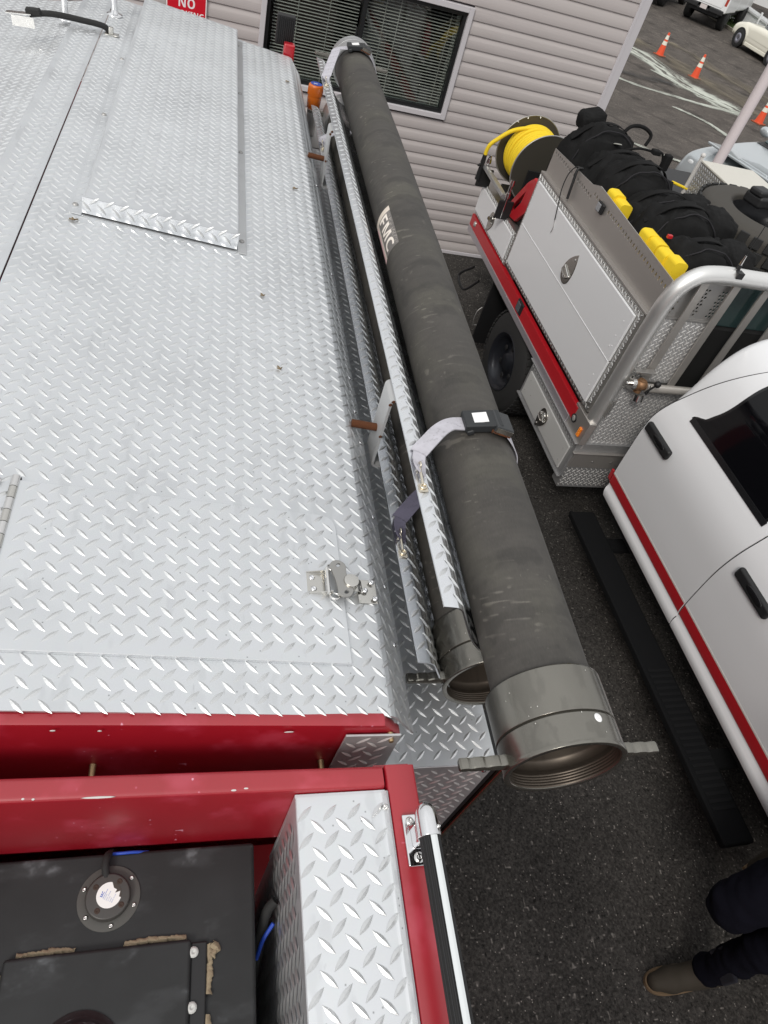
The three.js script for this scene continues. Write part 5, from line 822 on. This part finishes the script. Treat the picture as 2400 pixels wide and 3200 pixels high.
{
  const t = thing('spare_tyre', 'spare tyre lying flat on the flatbed behind the black gear bags', 'tyre', TL(1.12, 1.651, -0.76), turnT), R = 0.46, w = 0.33;
  const blocks = []; for (let i = 0; i < 34; i++) for (let k = 0; k < 4; k++) { const a = (i + (k % 2) * 0.5) / 34 * 6.2832; blocks.push(place(box(0.018, w * 0.19, 0.058, 0, 0, 0, 0.004), { x: R * Math.cos(a), y: w / 2 + (k - 1.5) * w * 0.225, z: R * Math.sin(a), ry: -a })); }
  part('tyre_carcass', lathe([[R * 0.56, 0.01], [R * 0.62, 0], [R * 0.88, 0.008], [R * 0.96, 0.03], [R * 0.985, 0.06], [R * 0.985, w - 0.06], [R * 0.96, w - 0.03], [R * 0.88, w - 0.008], [R * 0.62, w], [R * 0.56, w - 0.01], [R * 0.52, w * 0.5], [R * 0.56, 0.01]], 64), std({ color: lin(0.055, 0.050, 0.043), roughness: 0.85 }), t);
  part('tread_block', blocks, M.rubber, t).userData.kind = 'stuff';
  part('rim', lathe([[0.0001, w * 0.6], [R * 0.2, w * 0.62], [R * 0.45, w * 0.5], [R * 0.52, w * 0.75], [R * 0.56, w * 0.93]], 48), std({ color: lin(0.03, 0.03, 0.033), roughness: 0.4, metalness: 0.5, side: THREE.DoubleSide }), t);
  const bx = thing('equipment_box', 'tread plate equipment box with pale lid beyond the spare tyre', 'box', TL(1.45, 1.651, -1.58), turnT);
  const body = part('box_body', span(-0.23, 0.23, 0, 0.24, -0.19, 0.19, 0.003), M.darkTread, bx); lugs(body, V(-0.2305, 0.0, -0.18), eZ, V(0, 1, 0), 0.36, 0.24, null, 0.03, 0.8);
  part('lid', span(-0.236, 0.236, 0.24, 0.252, -0.196, 0.196, 0.003), std({ color: lin(0.62, 0.60, 0.54), roughness: 0.5 }), bx);
  part('corner_post', [span(-0.25, -0.228, 0.0, 0.27, -0.21, -0.188, 0.004), place(new THREE.SphereGeometry(0.018, 12, 8), { x: -0.238, y: 0.28, z: -0.20 })], std({ color: lin(0.62, 0.60, 0.58), roughness: 0.5 }), bx);
  part('yellow_lashing', [rod(V(-0.36, 0.06, -0.22), V(-0.22, 0.04, -0.19), 0.010)], M.yellow, bx);
  const rad = thing('radio_case', 'black radio case lying on the spare tyre', 'case', TL(1.15, 1.982, -0.90), turnT + 0.3);
  part('case_body', [box(0.34, 0.07, 0.14, 0, 0.035, 0, 0.02), place(box(0.12, 0.04, 0.10, 0, 0, 0, 0.015), { x: -0.12, y: 0.08 })], M.black, rad); part('case_latch', [box(0.03, 0.02, 0.01, -0.08, 0.05, 0.071), box(0.03, 0.02, 0.01, 0.08, 0.05, 0.071)], M.zinc, rad);
  const tb = thing('tool_box', 'dark grey tool box with a bright edge beside the tread plate box', 'box', TL(1.95, 1.651, -1.25), turnT);
  part('box_body', span(-0.22, 0.22, 0, 0.26, -0.2, 0.2, 0.02), std({ color: lin(0.06, 0.07, 0.08), roughness: 0.3 }), tb); part('bright_edge', span(-0.225, 0.225, 0.23, 0.25, 0.195, 0.205, 0.004), M.chrome, tb); part('handle', pipe([[-0.1, 0.26, 0], [-0.09, 0.3, 0], [0.09, 0.3, 0], [0.1, 0.26, 0]], 0.012, 20, 8), M.black, tb);
  const co = thing('antenna_cord', 'thin black cord hanging over the flatbed side wall', 'cord', TL(0.03, 1.5, -1.35), turnT);
  part('cord', pipe([[0.03, 0.34, 0.02], [0.0, 0.345, 0.01], [-0.025, 0.30, -0.01], [-0.04, 0.20, 0.0], [-0.045, 0.10, 0.05], [-0.047, 0.02, 0.09]], 0.0035, 40, 6), M.black, co); part('cord', pipe([[0.03, 0.345, 0.03], [0.0, 0.34, 0.03], [-0.01, 0.26, 0.05], [-0.012, 0.16, 0.07]], 0.009, 30, 6), M.black, co); part('cord_end', pipe([[-0.047, 0.02, 0.09], [-0.046, -0.03, 0.11], [-0.046, -0.06, 0.105]], 0.003, 12, 6), M.zinc, co);
}

// ------------------------------------------------------------ person in dark clothes between the two trucks
function field(bones, size, res, centre, k = 0.035, extra = null) {
  const mc = new MarchingCubes(res, new THREE.MeshBasicMaterial(), false, false, 120000), hs = res / 2; mc.isolation = 0;
  for (let z = 0; z < res; z++) for (let y = 0; y < res; y++) for (let x = 0; x < res; x++) {
    const p = [(x - hs) / hs * size + centre[0], (y - hs) / hs * size + centre[1], (z - hs) / hs * size + centre[2]]; let d = 1e3;
    for (const [a, b, ra, rb] of bones) {
      const ax = p[0] - a[0], ay = p[1] - a[1], az = p[2] - a[2], bx = b[0] - a[0], by = b[1] - a[1], bz = b[2] - a[2];
      const t = Math.min(1, Math.max(0, (ax * bx + ay * by + az * bz) / (bx * bx + by * by + bz * bz + 1e-9)));
      const e = Math.hypot(ax - bx * t, ay - by * t, az - bz * t) - (ra + (rb - ra) * t), h = Math.max(k - Math.abs(d - e), 0) / k; d = Math.min(d, e) - h * h * k * 0.25;
    }
    if (extra) d = extra(p, d);
    mc.field[x + y * res + z * res * res] = -d;
  }
  mc.update();
  const n = mc.count, g = new THREE.BufferGeometry();
  g.setAttribute('position', new THREE.BufferAttribute(mc.positionArray.slice(0, n * 3), 3)); g.setAttribute('normal', new THREE.BufferAttribute(mc.normalArray.slice(0, n * 3), 3));
  g.scale(size, size, size); g.translate(...centre); return g;
}
{
  const px = 2.36, pz = -0.30, pr = thing('person', 'person in dark navy trousers and brown boots standing at the cab, one knee raised', 'person', [px, 0, pz]);
  const A = (x, y, z) => [x - px, y, z - pz];
  const hipA = A(2.39, 0.92, -0.23), hipB = A(2.39, 0.92, -0.41), kneeA = A(2.285, 0.50, -0.22), ankA = A(2.27, 0.13, -0.21), kneeB = A(2.16, 0.60, -0.37), ankB = A(2.55, 0.44, -0.50);
  const sh = [A(2.41, 1.42, -0.14), A(2.41, 1.42, -0.50)], bones = [
    [hipA, kneeA, 0.095, 0.066], [kneeA, ankA, 0.070, 0.062], [hipB, kneeB, 0.12, 0.092], [kneeB, ankB, 0.08, 0.060],
    [A(2.40, 0.98, -0.25), A(2.40, 0.98, -0.39), 0.115, 0.115], [A(2.405, 1.05, -0.26), A(2.41, 1.36, -0.22), 0.11, 0.105], [A(2.405, 1.05, -0.38), A(2.41, 1.36, -0.42), 0.11, 0.105],
    [A(2.41, 1.43, -0.2), A(2.41, 1.43, -0.44), 0.07, 0.07], [A(2.41, 1.44, -0.32), A(2.39, 1.56, -0.32), 0.058, 0.052], [A(2.385, 1.64, -0.32), A(2.37, 1.69, -0.32), 0.085, 0.09], [A(2.33, 1.61, -0.32), A(2.34, 1.63, -0.32), 0.05, 0.06], [A(2.285, 1.635, -0.32), A(2.29, 1.65, -0.32), 0.012, 0.012],
    [A(2.38, 1.65, -0.228), A(2.385, 1.675, -0.228), 0.014, 0.018], [A(2.38, 1.65, -0.412), A(2.385, 1.675, -0.412), 0.014, 0.018]];
  for (const s of [0, 1]) { const z = s ? -0.55 : -0.09; bones.push([sh[s], A(2.43, 1.15, z), 0.055, 0.045], [A(2.43, 1.15, z), A(2.30, 1.30, z), 0.043, 0.032], [A(2.29, 1.31, z), A(2.25, 1.35, z), 0.032, 0.026]); for (let f = 0; f < 4; f++) bones.push([A(2.25, 1.35, z + 0.024 - f * 0.016), A(2.225, 1.385 - 0.003 * f, z + 0.026 - f * 0.017), 0.009, 0.0085], [A(2.225, 1.385 - 0.003 * f, z + 0.026 - f * 0.017), A(2.195, 1.38 - 0.004 * (f % 3), z + 0.025 - f * 0.017), 0.0085, 0.0075]); bones.push([A(2.26, 1.34, z + 0.02), A(2.225, 1.335, z + 0.045), 0.012, 0.009]); }
  const g = field(bones, 0.96, 150, [0, 0.93, 0], 0.03, (p, d) => d + (p[1] < 1.4 ? 0.011 * perlin.noise(p[0] * 9, p[1] * 24, p[2] * 9) + 0.005 * perlin.noise(p[0] * 22, p[1] * 40, p[2] * 22) : 0));
  const P = g.attributes.position, C = new Float32Array(P.count * 3);
  for (let i = 0; i < P.count; i++) { const y = P.getY(i), z = Math.abs(P.getZ(i) + 0.02), hand = y < 1.45 && y > 1.31 && P.getX(i) < -0.075; const c = y > 1.49 ? (y > 1.69 || P.getX(i) > 0.03 && y > 1.58 ? [0.02, 0.014, 0.01] : [0.42, 0.26, 0.19]) : hand ? [0.42, 0.26, 0.19] : y > 0.98 ? [0.006, 0.007, 0.010] : [0.0045, 0.0045, 0.008]; C.set(c, i * 3); }
  g.setAttribute('color', new THREE.BufferAttribute(C, 3));
  const body = new THREE.Mesh(g, phys({ vertexColors: true, roughness: 0.95, specularIntensity: 0.15 })); body.name = 'body'; body.castShadow = body.receiveShadow = true; pr.add(body); base.set(body, V(px, 0, pz));
  const boot = (ax, ay, az, t) => {
    const q = field([[[0.02, 0.05, 0], [-0.13, 0.042, 0], 0.046, 0.044], [[-0.13, 0.042, 0], [-0.205, 0.038, 0], 0.046, 0.036], [[0.02, 0.05, 0], [0.03, 0.19, 0], 0.048, 0.055], [[-0.05, 0.07, 0], [0.02, 0.13, 0], 0.045, 0.05]], 0.30, 64, [-0.07, 0.10, 0], 0.04, (p, d) => Math.max(d, 0.014 - p[1]));
    q.rotateY(t); q.translate(ax, ay, az); const b = part('boot', q, std({ color: lin(0.030, 0.023, 0.014), roughness: 0.8 }), pr);
    const so = new THREE.Shape(); so.moveTo(0.065, -0.038); so.lineTo(0.065, 0.038); so.bezierCurveTo(0.0, 0.052, -0.10, 0.056, -0.17, 0.05); so.bezierCurveTo(-0.265, 0.04, -0.265, -0.04, -0.17, -0.05); so.bezierCurveTo(-0.10, -0.056, 0, -0.052, 0.065, -0.038);
    const sg = new THREE.ExtrudeGeometry(so, { depth: 0.016, bevelEnabled: true, bevelThickness: 0.003, bevelSize: 0.003, bevelSegments: 2, curveSegments: 12 }); sg.rotateX(-Math.PI / 2); sg.rotateY(t); sg.translate(ax, ay + 0.004, az); part('sole', sg, std({ color: lin(0.15, 0.10, 0.055), roughness: 0.85 }), b);
  };
  boot(2.265, 0.001, -0.205, 0); boot(2.55, 0.346, -0.50, 1.9);
  part('pocket_flap', [place(box(0.02, 0.10, 0.13, 0, 0, 0, 0.01), { x: 2.235, y: 0.30, z: -0.205 })], std({ color: lin(0.008, 0.008, 0.014), roughness: 0.95 }), pr);
}

// ------------------------------------------------------------ beyond the building corner
function cone(x, z, label) {
  const c = thing('traffic_cone', label, 'traffic cone', [x, groundY(x, z), z], 0.4, 'traffic cones along the lane');
  const or = std({ color: lin(0.78, 0.085, 0.025), roughness: 0.6 }), wh = std({ color: lin(0.78, 0.76, 0.66), roughness: 0.5 });
  part('cone_base', [span(-0.18, 0.18, 0, 0.03, -0.18, 0.18, 0.012)], std({ color: lin(0.30, 0.07, 0.025), roughness: 0.8 }), c);
  part('cone_body', lathe([[0.14, 0.03], [0.13, 0.05], [0.034, 0.70], [0.030, 0.71], [0.0001, 0.71]], 28), or, c);
  const r = y => 0.13 - 0.096 * (y - 0.05) / 0.65 + 0.003;
  part('reflective_band', lathe([[r(0.335), 0.335], [r(0.45), 0.45]], 28), wh, c); part('reflective_band', lathe([[r(0.505), 0.505], [r(0.63), 0.63]], 28), wh, c);
}
cone(15.52, -27.18, 'orange cone with white bands, nearest the building corner');
cone(15.97, -25.11, 'orange cone with white bands, standing clear of the pole in the middle of the row');
cone(16.41, -21.31, 'orange cone half hidden behind the pale pole');
{
  const p = thing('sign_pole', 'pale pinkish pole rising in front of the silver car', 'pole', [4.9, 0, -6.6]);
  part('pole', rod(V(4.9, 0, -6.6), V(4.9, 4.4, -6.6), 0.052, 0.052, 24), M.pinkPole, p); part('foot_plate', span(4.78, 5.02, 0, 0.02, -6.72, -6.48, 0.004), M.dullAlu, p); part('cap', rod(V(4.9, 4.4, -6.6), V(4.9, 4.43, -6.6), 0.056, 0.04, 24), M.pinkPole, p);
}
function wheelGeo(R, w) { const g = lathe([[R * 0.6, -w / 2], [R * 0.9, -w / 2], [R, -w / 3], [R, w / 3], [R * 0.9, w / 2], [R * 0.6, w / 2]], 32); g.rotateZ(Math.PI / 2); return g; }
function roadWheel(par, x, z, R, w, side, rimM) {
  const t = part('wheel', wheelGeo(R, w).translate(x, R, z), M.rubber, par);
  part('rim', [place(lathe([[0.0001, 0.0], [R * 0.15, 0.01], [R * 0.2, -0.03], [R * 0.5, -0.03], [R * 0.62, 0.0]], 28).rotateZ(-side * -Math.PI / 2), { x: x + side * (w / 2 - 0.02), y: R, z }), ...Array.from({ length: 5 }, (_, i) => place(box(0.02, R * 0.9, 0.045), { x: x + side * (w / 2 - 0.02), y: R, z, rx: i * Math.PI / 5 }))], rimM, t);
}
// side profile (z, y) extruded across the width with rounded edges
function bodyShell(pts, halfW, bev) { const s = new THREE.Shape(new THREE.SplineCurve(pts.map(p => new THREE.Vector2(...p))).getPoints(90)); const g = new THREE.ExtrudeGeometry(s, { depth: 2 * halfW - 2 * bev, bevelEnabled: true, bevelThickness: bev, bevelSize: bev, bevelOffset: -bev, bevelSegments: 5 }); g.rotateY(-Math.PI / 2); g.translate(halfW - bev, 0, 0); return toCreasedNormals(g, 0.7); }
{ // silver car: nose towards local -z
  const c = thing('silver_car', 'silver car with a black grille parked behind the pale pole', 'car', [7.4, groundY(7.4, -8.6), -8.6], 1.9);
  part('body', bodyShell([[-0.95, 0.30], [-1.0, 0.55], [-0.95, 0.80], [-0.80, 0.96], [-0.3, 1.06], [0.35, 1.13], [1.2, 1.15], [2.6, 1.16], [3.6, 1.1], [3.75, 0.8], [3.7, 0.32], [1.3, 0.26], [-0.4, 0.26]], 0.95, 0.16), M.silver, c);
  part('hood', [place(box(1.5, 0.03, 1.15, 0, 0, 0, 0.015), { y: 1.035, z: -0.22, rx: 0.12 }), place(box(0.5, 0.03, 1.0, 0, 0, 0, 0.015), { y: 1.05, z: -0.2, rx: 0.12 })], M.silver, c);
  part('windscreen', place(box(1.5, 0.02, 0.85, 0, 0, 0, 0.01), { y: 1.40, z: 0.76, rx: -0.62 + 0.02 }), M.tealGlass, c); part('cabin', [place(new RoundedBoxGeometry(1.62, 0.6, 2.4, 4, 0.16), { y: 1.38, z: 2.1 })], M.tealGlass, c); part('roof', place(new RoundedBoxGeometry(1.5, 0.12, 2.1, 4, 0.06), { y: 1.70, z: 2.15 }), M.silver, c);
  part('wiper_cowl', place(box(1.6, 0.03, 0.16, 0, 0, 0, 0.01), { y: 1.13, z: 0.40, rx: -0.1 }), M.black, c);
  const gr = part('grille', place(box(1.1, 0.30, 0.06, 0, 0, 0, 0.02), { y: 0.78, z: -0.985 }), M.blackGloss, c); part('grille_bar', [-0.09, 0, 0.09].map(y => place(box(1.06, 0.022, 0.02, 0, 0, 0, 0.006), { y: 0.78 + y, z: -1.02 })), std({ color: lin(0.08, 0.08, 0.09), roughness: 0.3, metalness: 0.5 }), gr);
  for (const s of [-1, 1]) { part('headlight', place(new THREE.SphereGeometry(0.5, 20, 12), { x: s * 0.74, y: 0.83, z: -0.86, s: [0.24, 0.11, 0.16] }), phys({ color: lin(0.75, 0.77, 0.78), roughness: 0.1, clearcoat: 1 }), c); part('mirror', [place(new THREE.SphereGeometry(0.5, 16, 10), { x: s * 1.02, y: 1.2, z: 0.72, s: [0.20, 0.13, 0.12] })], M.silver, c); }
  part('bumper', place(box(1.86, 0.22, 0.16, 0, 0, 0, 0.06), { y: 0.45, z: -0.98 }), M.silver, c); 
  for (const [x, z] of [[-0.84, -0.2], [0.84, -0.2], [-0.84, 2.65], [0.84, 2.65]]) roadWheel(c, x, z, 0.34, 0.22, Math.sign(x), M.brushed);
}
function pickup(x, z, label) { // tail towards local +z
  const c = thing('pickup_truck', label, 'pickup truck', [x, groundY(x, z), z], -0.776);
  const wh = phys({ color: lin(0.82, 0.82, 0.82), roughness: 0.35, clearcoat: 0.6, clearcoatRoughness: 0.1 });
  part('cargo_bed', [span(-0.95, -0.88, 0.72, 1.42, -1.15, 1.0, 0.03), span(0.88, 0.95, 0.72, 1.42, -1.15, 1.0, 0.03), span(-0.9, 0.9, 0.80, 0.88, -1.15, 0.98, 0.01), span(-0.9, 0.9, 0.8, 1.42, -1.2, -1.12, 0.02)], wh, c);
  const tg = part('tailgate', span(-0.78, 0.78, 0.86, 1.40, 0.93, 1.0, 0.02), wh, c); part('tailgate_handle', span(-0.12, 0.12, 1.17, 1.27, 0.995, 1.015, 0.008), std({ color: lin(0.35, 0.36, 0.28), roughness: 0.5 }), tg);
  part('rear_wing', [span(-1.02, -0.78, 0.70, 1.42, -1.0, 1.0, 0.08), span(0.78, 1.02, 0.70, 1.42, -1.0, 1.0, 0.08)], wh, c);
  part('cab', [place(new RoundedBoxGeometry(1.9, 0.75, 1.9, 4, 0.12), { y: 1.08, z: -2.2 }), place(new RoundedBoxGeometry(1.9, 0.62, 1.3, 4, 0.14), { y: 1.02, z: -3.7 }), place(new RoundedBoxGeometry(1.5, 0.1, 1.3, 4, 0.05), { y: 2.06, z: -2.1 })], wh, c); part('cab_window', place(new RoundedBoxGeometry(1.66, 0.7, 1.75, 4, 0.18), { y: 1.72, z: -2.15 }), M.darkGlass, c);
  for (const s of [-1, 1]) part('tail_light', span(s * 0.90 - 0.06, s * 0.90 + 0.06, 0.98, 1.36, 0.97, 1.012, 0.02), phys({ color: lin(0.42, 0.05, 0.03), roughness: 0.25, clearcoat: 0.8 }), c);
  part('bumper', [span(-0.95, -0.28, 0.62, 0.80, 0.98, 1.14, 0.03), span(0.28, 0.95, 0.62, 0.80, 0.98, 1.14, 0.03), span(-0.28, 0.28, 0.60, 0.68, 0.98, 1.12, 0.02)], M.black, c); part('number_plate', span(-0.16, 0.16, 0.64, 0.80, 1.10, 1.122, 0.004), std({ color: lin(0.62, 0.56, 0.55), roughness: 0.5 }), c);
  part('underbody', [span(-0.7, 0.7, 0.48, 0.7, -4.0, 0.9), rod(V(-0.8, 0.43, -0.1), V(0.8, 0.43, -0.1), 0.09)], M.black, c);
  for (const [wx, wz] of [[-0.84, -0.1], [0.84, -0.1], [-0.84, -3.6], [0.84, -3.6]]) roadWheel(c, wx, wz, 0.44, 0.32, Math.sign(wx), M.black);
  return c;
}
pickup(22.25, -36.58, 'white pickup truck on large tyres seen from behind, beside the white fence');
pickup(20.0, -38.7, 'white pickup truck mostly hidden behind the building corner');
{
  const c = thing('cream_car', 'cream coloured rounded car parked at the right of the lane', 'car', [23.15, groundY(23, -32), -31.9], 0.095);
  part('body', bodyShell([[-2.0, 0.34], [-2.05, 0.58], [-1.88, 0.80], [-1.3, 0.94], [-0.85, 0.96], [-0.2, 1.0], [1.3, 1.0], [1.75, 0.92], [2.02, 0.66], [1.98, 0.34], [1.2, 0.22], [-1.2, 0.22]], 0.86, 0.2), M.cream, c);
  part('wing', [[-0.70, -1.22], [0.70, -1.22], [-0.70, 1.25], [0.70, 1.25]].map(([x, z]) => place(new THREE.SphereGeometry(0.5, 24, 16), { x, y: 0.52, z, s: [0.46, 0.86, 1.16] })), M.cream, c);
  part('cabin', place(new THREE.SphereGeometry(0.5, 32, 20), { y: 0.98, z: 0.35, s: [1.42, 1.04, 2.3] }), M.tealGlass, c); part('roof', place(new THREE.SphereGeometry(0.5, 32, 20, 0, 6.3, 0, 0.85), { y: 0.99, z: 0.35, s: [1.45, 1.06, 2.34] }), M.cream, c);
  part('sill', [span(-0.86, -0.78, 0.2, 0.34, -0.8, 0.85, 0.03), span(0.78, 0.86, 0.2, 0.34, -0.8, 0.85, 0.03)], M.cream, c); part('wheel_arch', [[-0.9, -1.22], [0.9, -1.22], [-0.9, 1.25], [0.9, 1.25]].map(([x, z]) => place(new THREE.CylinderGeometry(0.37, 0.37, 0.06, 32), { x: x, y: 0.36, z, rz: Math.PI / 2 })), M.black, c);
  for (const [x, z] of [[-0.84, -1.22], [0.84, -1.22], [-0.84, 1.25], [0.84, 1.25]]) roadWheel(c, x, z, 0.33, 0.22, Math.sign(x), std({ color: lin(0.4, 0.4, 0.46), metalness: 0.8, roughness: 0.3 }));
  for (const s of [-1, 1]) part('headlight', place(new THREE.SphereGeometry(0.15, 20, 12), { x: s * 0.55, y: 0.68, z: -1.82, s: [1, 1, 0.6] }), M.lens, c);
}
{ // verge, white fence, plants, bush, house
  const y = -1.43, sh = (pts) => { const s = new THREE.Shape(pts.map(p => new THREE.Vector2(p[0], -p[1]))); const g = new THREE.ShapeGeometry(s); g.rotateX(-Math.PI / 2); return g.translate(0, y + 0.03, 0); };
  const gt = tex(256, 256, (u, v) => { const n = fbm(u, v, 8, 200, 5), h = hash(u * 256 | 0, v * 256 | 0, 201); return [0.27 + 0.12 * n + 0.1 * h, 0.33 + 0.12 * n + 0.1 * h, 0.17 + 0.08 * n]; }, 1.2);
  const vg = boxUV(sh([[24.1, -46], [27.5, -46], [28.5, -28], [24.4, -28]])); structure('grass_verge', vg, std({ map: gt, roughness: 1 })); structure('kerb', boxUV(new THREE.BoxGeometry(0.14, 0.12, 18).translate(24.15, y + 0.05, -37)), std({ color: lin(0.25, 0.23, 0.19), roughness: 0.9 }));
  const gr = new THREE.BufferGeometry(); gr.setAttribute('position', new THREE.Float32BufferAttribute([-0.012, 0, 0, 0.012, 0, 0, 0.03, 0.16, 0.01, 0.012, 0, 0, -0.012, 0, 0, 0.0, 0.13, -0.03], 3)); gr.computeVertexNormals();
  const im = new THREE.InstancedMesh(gr, std({ color: lin(0.06, 0.10, 0.03), roughness: 0.9, side: THREE.DoubleSide }), 6000), m4 = new THREE.Matrix4(); for (let i = 0; i < 6000; i++) { m4.makeRotationY(rr(0, 6.28)).setPosition(rr(24.4, 27), y + 0.03, rr(-45, -30)); im.setMatrixAt(i, m4); }
  im.name = 'grass'; im.userData = { kind: 'stuff', label: 'short green grass on the verge before the white fence', category: 'grass' }; scene.add(im);
  const f = thing('white_fence', 'white picket fence along the far grass verge', 'fence', [26.0, y, -41], -0.188 + Math.PI / 2);
  const wm = std({ color: lin(0.74, 0.75, 0.76), roughness: 0.5 }), pk = merged(extrude([[-0.035, 0.06], [0.035, 0.06], [0.035, 0.86], [0, 0.92], [-0.035, 0.86]], -0.011, 0.011));
  for (let i = 0; i < 130; i++) { const m = part('picket', pk, wm, f); m.position.set(-13 + i * 0.1, 0, 0.03); }
  part('fence_rail', [span(-13.2, 0.3, 0.22, 0.30, -0.03, 0.015), span(-13.2, 0.3, 0.74, 0.82, -0.03, 0.015)], wm, f); for (let i = 0; i < 7; i++) part('fence_post', span(-13.1 + i * 2.15, -13.0 + i * 2.15, 0, 1.02, -0.10, -0.02, 0.01), wm, f);
  const leaf = new THREE.BufferGeometry(); leaf.setAttribute('position', new THREE.Float32BufferAttribute([0, 0, 0, 0.35, 0.5, 0.05, 0, 1, 0, 0, 0, 0, 0, 1, 0, -0.35, 0.5, 0.05], 3)); leaf.computeVertexNormals();
  const leaves = (name, par, n, fn, mat) => { const q = new THREE.InstancedMesh(leaf, mat, n), mm = new THREE.Matrix4(), e = new THREE.Euler(), qu = new THREE.Quaternion(); for (let i = 0; i < n; i++) { const [x, yy, z, s] = fn(i); e.set(rr(-1.3, 1.3), rr(0, 6.28), rr(-1.3, 1.3)); mm.compose(V(x, yy, z), qu.setFromEuler(e), V(s, s, s)); q.setMatrixAt(i, mm); } q.name = name; q.userData.kind = 'stuff'; par.add(q); };
  const gm = [std({ color: lin(0.07, 0.12, 0.035), roughness: 0.8, side: THREE.DoubleSide }), std({ color: lin(0.05, 0.085, 0.03), roughness: 0.8, side: THREE.DoubleSide })];
  [[25.6, -39.6, 'leafy green plant at the fence foot behind the white pickup'], [25.9, -38.4, 'tall green plant against the white fence between pickup and cream car'], [26.3, -36.6, 'green plant against the white fence beyond the cream car bonnet'], [26.6, -35.2, 'green plant against the white fence above the cream car roof']].forEach(([x, z, l], i) => {
    const p = thing('plant', l, 'plant', [x, y, z]); leaves('foliage', p, 220, () => { const a = rr(0, 6.28), r = Math.sqrt(rnd()) * 0.3, h = rr(0.1, 0.75); return [r * Math.cos(a) * (1 - h * 0.6), h, r * Math.sin(a) * (1 - h * 0.6), rr(0.08, 0.18)]; }, gm[i % 2]); part('stem', [rod(V(x, y, z), V(x + 0.03, y + 0.6, z), 0.015, 0.006), rod(V(x + 0.08, y, z), V(x + 0.14, y + 0.5, z + 0.05), 0.012, 0.005)], std({ color: lin(0.1, 0.09, 0.05), roughness: 0.9 }), p);
  });
  for (const [x, z, R, hgt, l] of [[29.5, -45.5, 2.2, 2.6, 'dark green rounded tree behind the white fence'], [32.5, -41, 1.6, 2.2, 'dark green bush beyond the fence, right of the rounded tree']]) {
    const t = thing('tree', l, 'tree', [x, y, z]); part('trunk', [rod(V(x, y, z), V(x, y + hgt * 0.6, z), 0.16, 0.09), rod(V(x, y + hgt * 0.5, z), V(x + 0.6, y + hgt * 0.95, z + 0.2), 0.08, 0.03), rod(V(x, y + hgt * 0.5, z), V(x - 0.5, y + hgt * 0.9, z - 0.3), 0.08, 0.03)], std({ color: lin(0.08, 0.06, 0.04), roughness: 0.95 }), t);
    const cl = Array.from({ length: 22 }, () => { const a = rr(0, 6.28), r = R * Math.sqrt(rnd()) * 0.75; return [r * Math.cos(a), hgt + rr(-0.8, 0.9) * R * 0.6, r * Math.sin(a), rr(0.35, 0.6) * R * 0.6]; });
    leaves('crown', t, 5200, () => { const c = cl[(rnd() * 22) | 0], a = rr(0, 6.28), b = Math.acos(rr(-1, 1)), r = c[3] * Math.cbrt(rr(0.3, 1)); return [c[0] + r * Math.sin(b) * Math.cos(a), c[1] + r * Math.cos(b), c[2] + r * Math.sin(b) * Math.sin(a), rr(0.12, 0.24)]; }, gm[1]);
  }
  const h = thing('house', 'white house beyond the far fence', 'house', [38, y, -50], -0.7);
  part('wall', span(-5, 5, 0, 3, -3, 3), std({ color: lin(0.72, 0.72, 0.72), roughness: 0.8 }), h); part('roof', extrude([[-5.4, 2.95], [5.4, 2.95], [0, 5]], -3.4, 3.4).clone(), std({ color: lin(0.22, 0.2, 0.19), roughness: 0.9 }), h); for (const x of [-3, 0, 3]) { const w = part('window', span(x - 0.5, x + 0.5, 1, 2.1, 3.0, 3.04), wm, h); part('pane', span(x - 0.42, x + 0.42, 1.08, 2.02, 3.035, 3.05), M.darkGlass, w); }
}

camera.far = 300; camera.updateProjectionMatrix();
renderer.render(scene, camera);
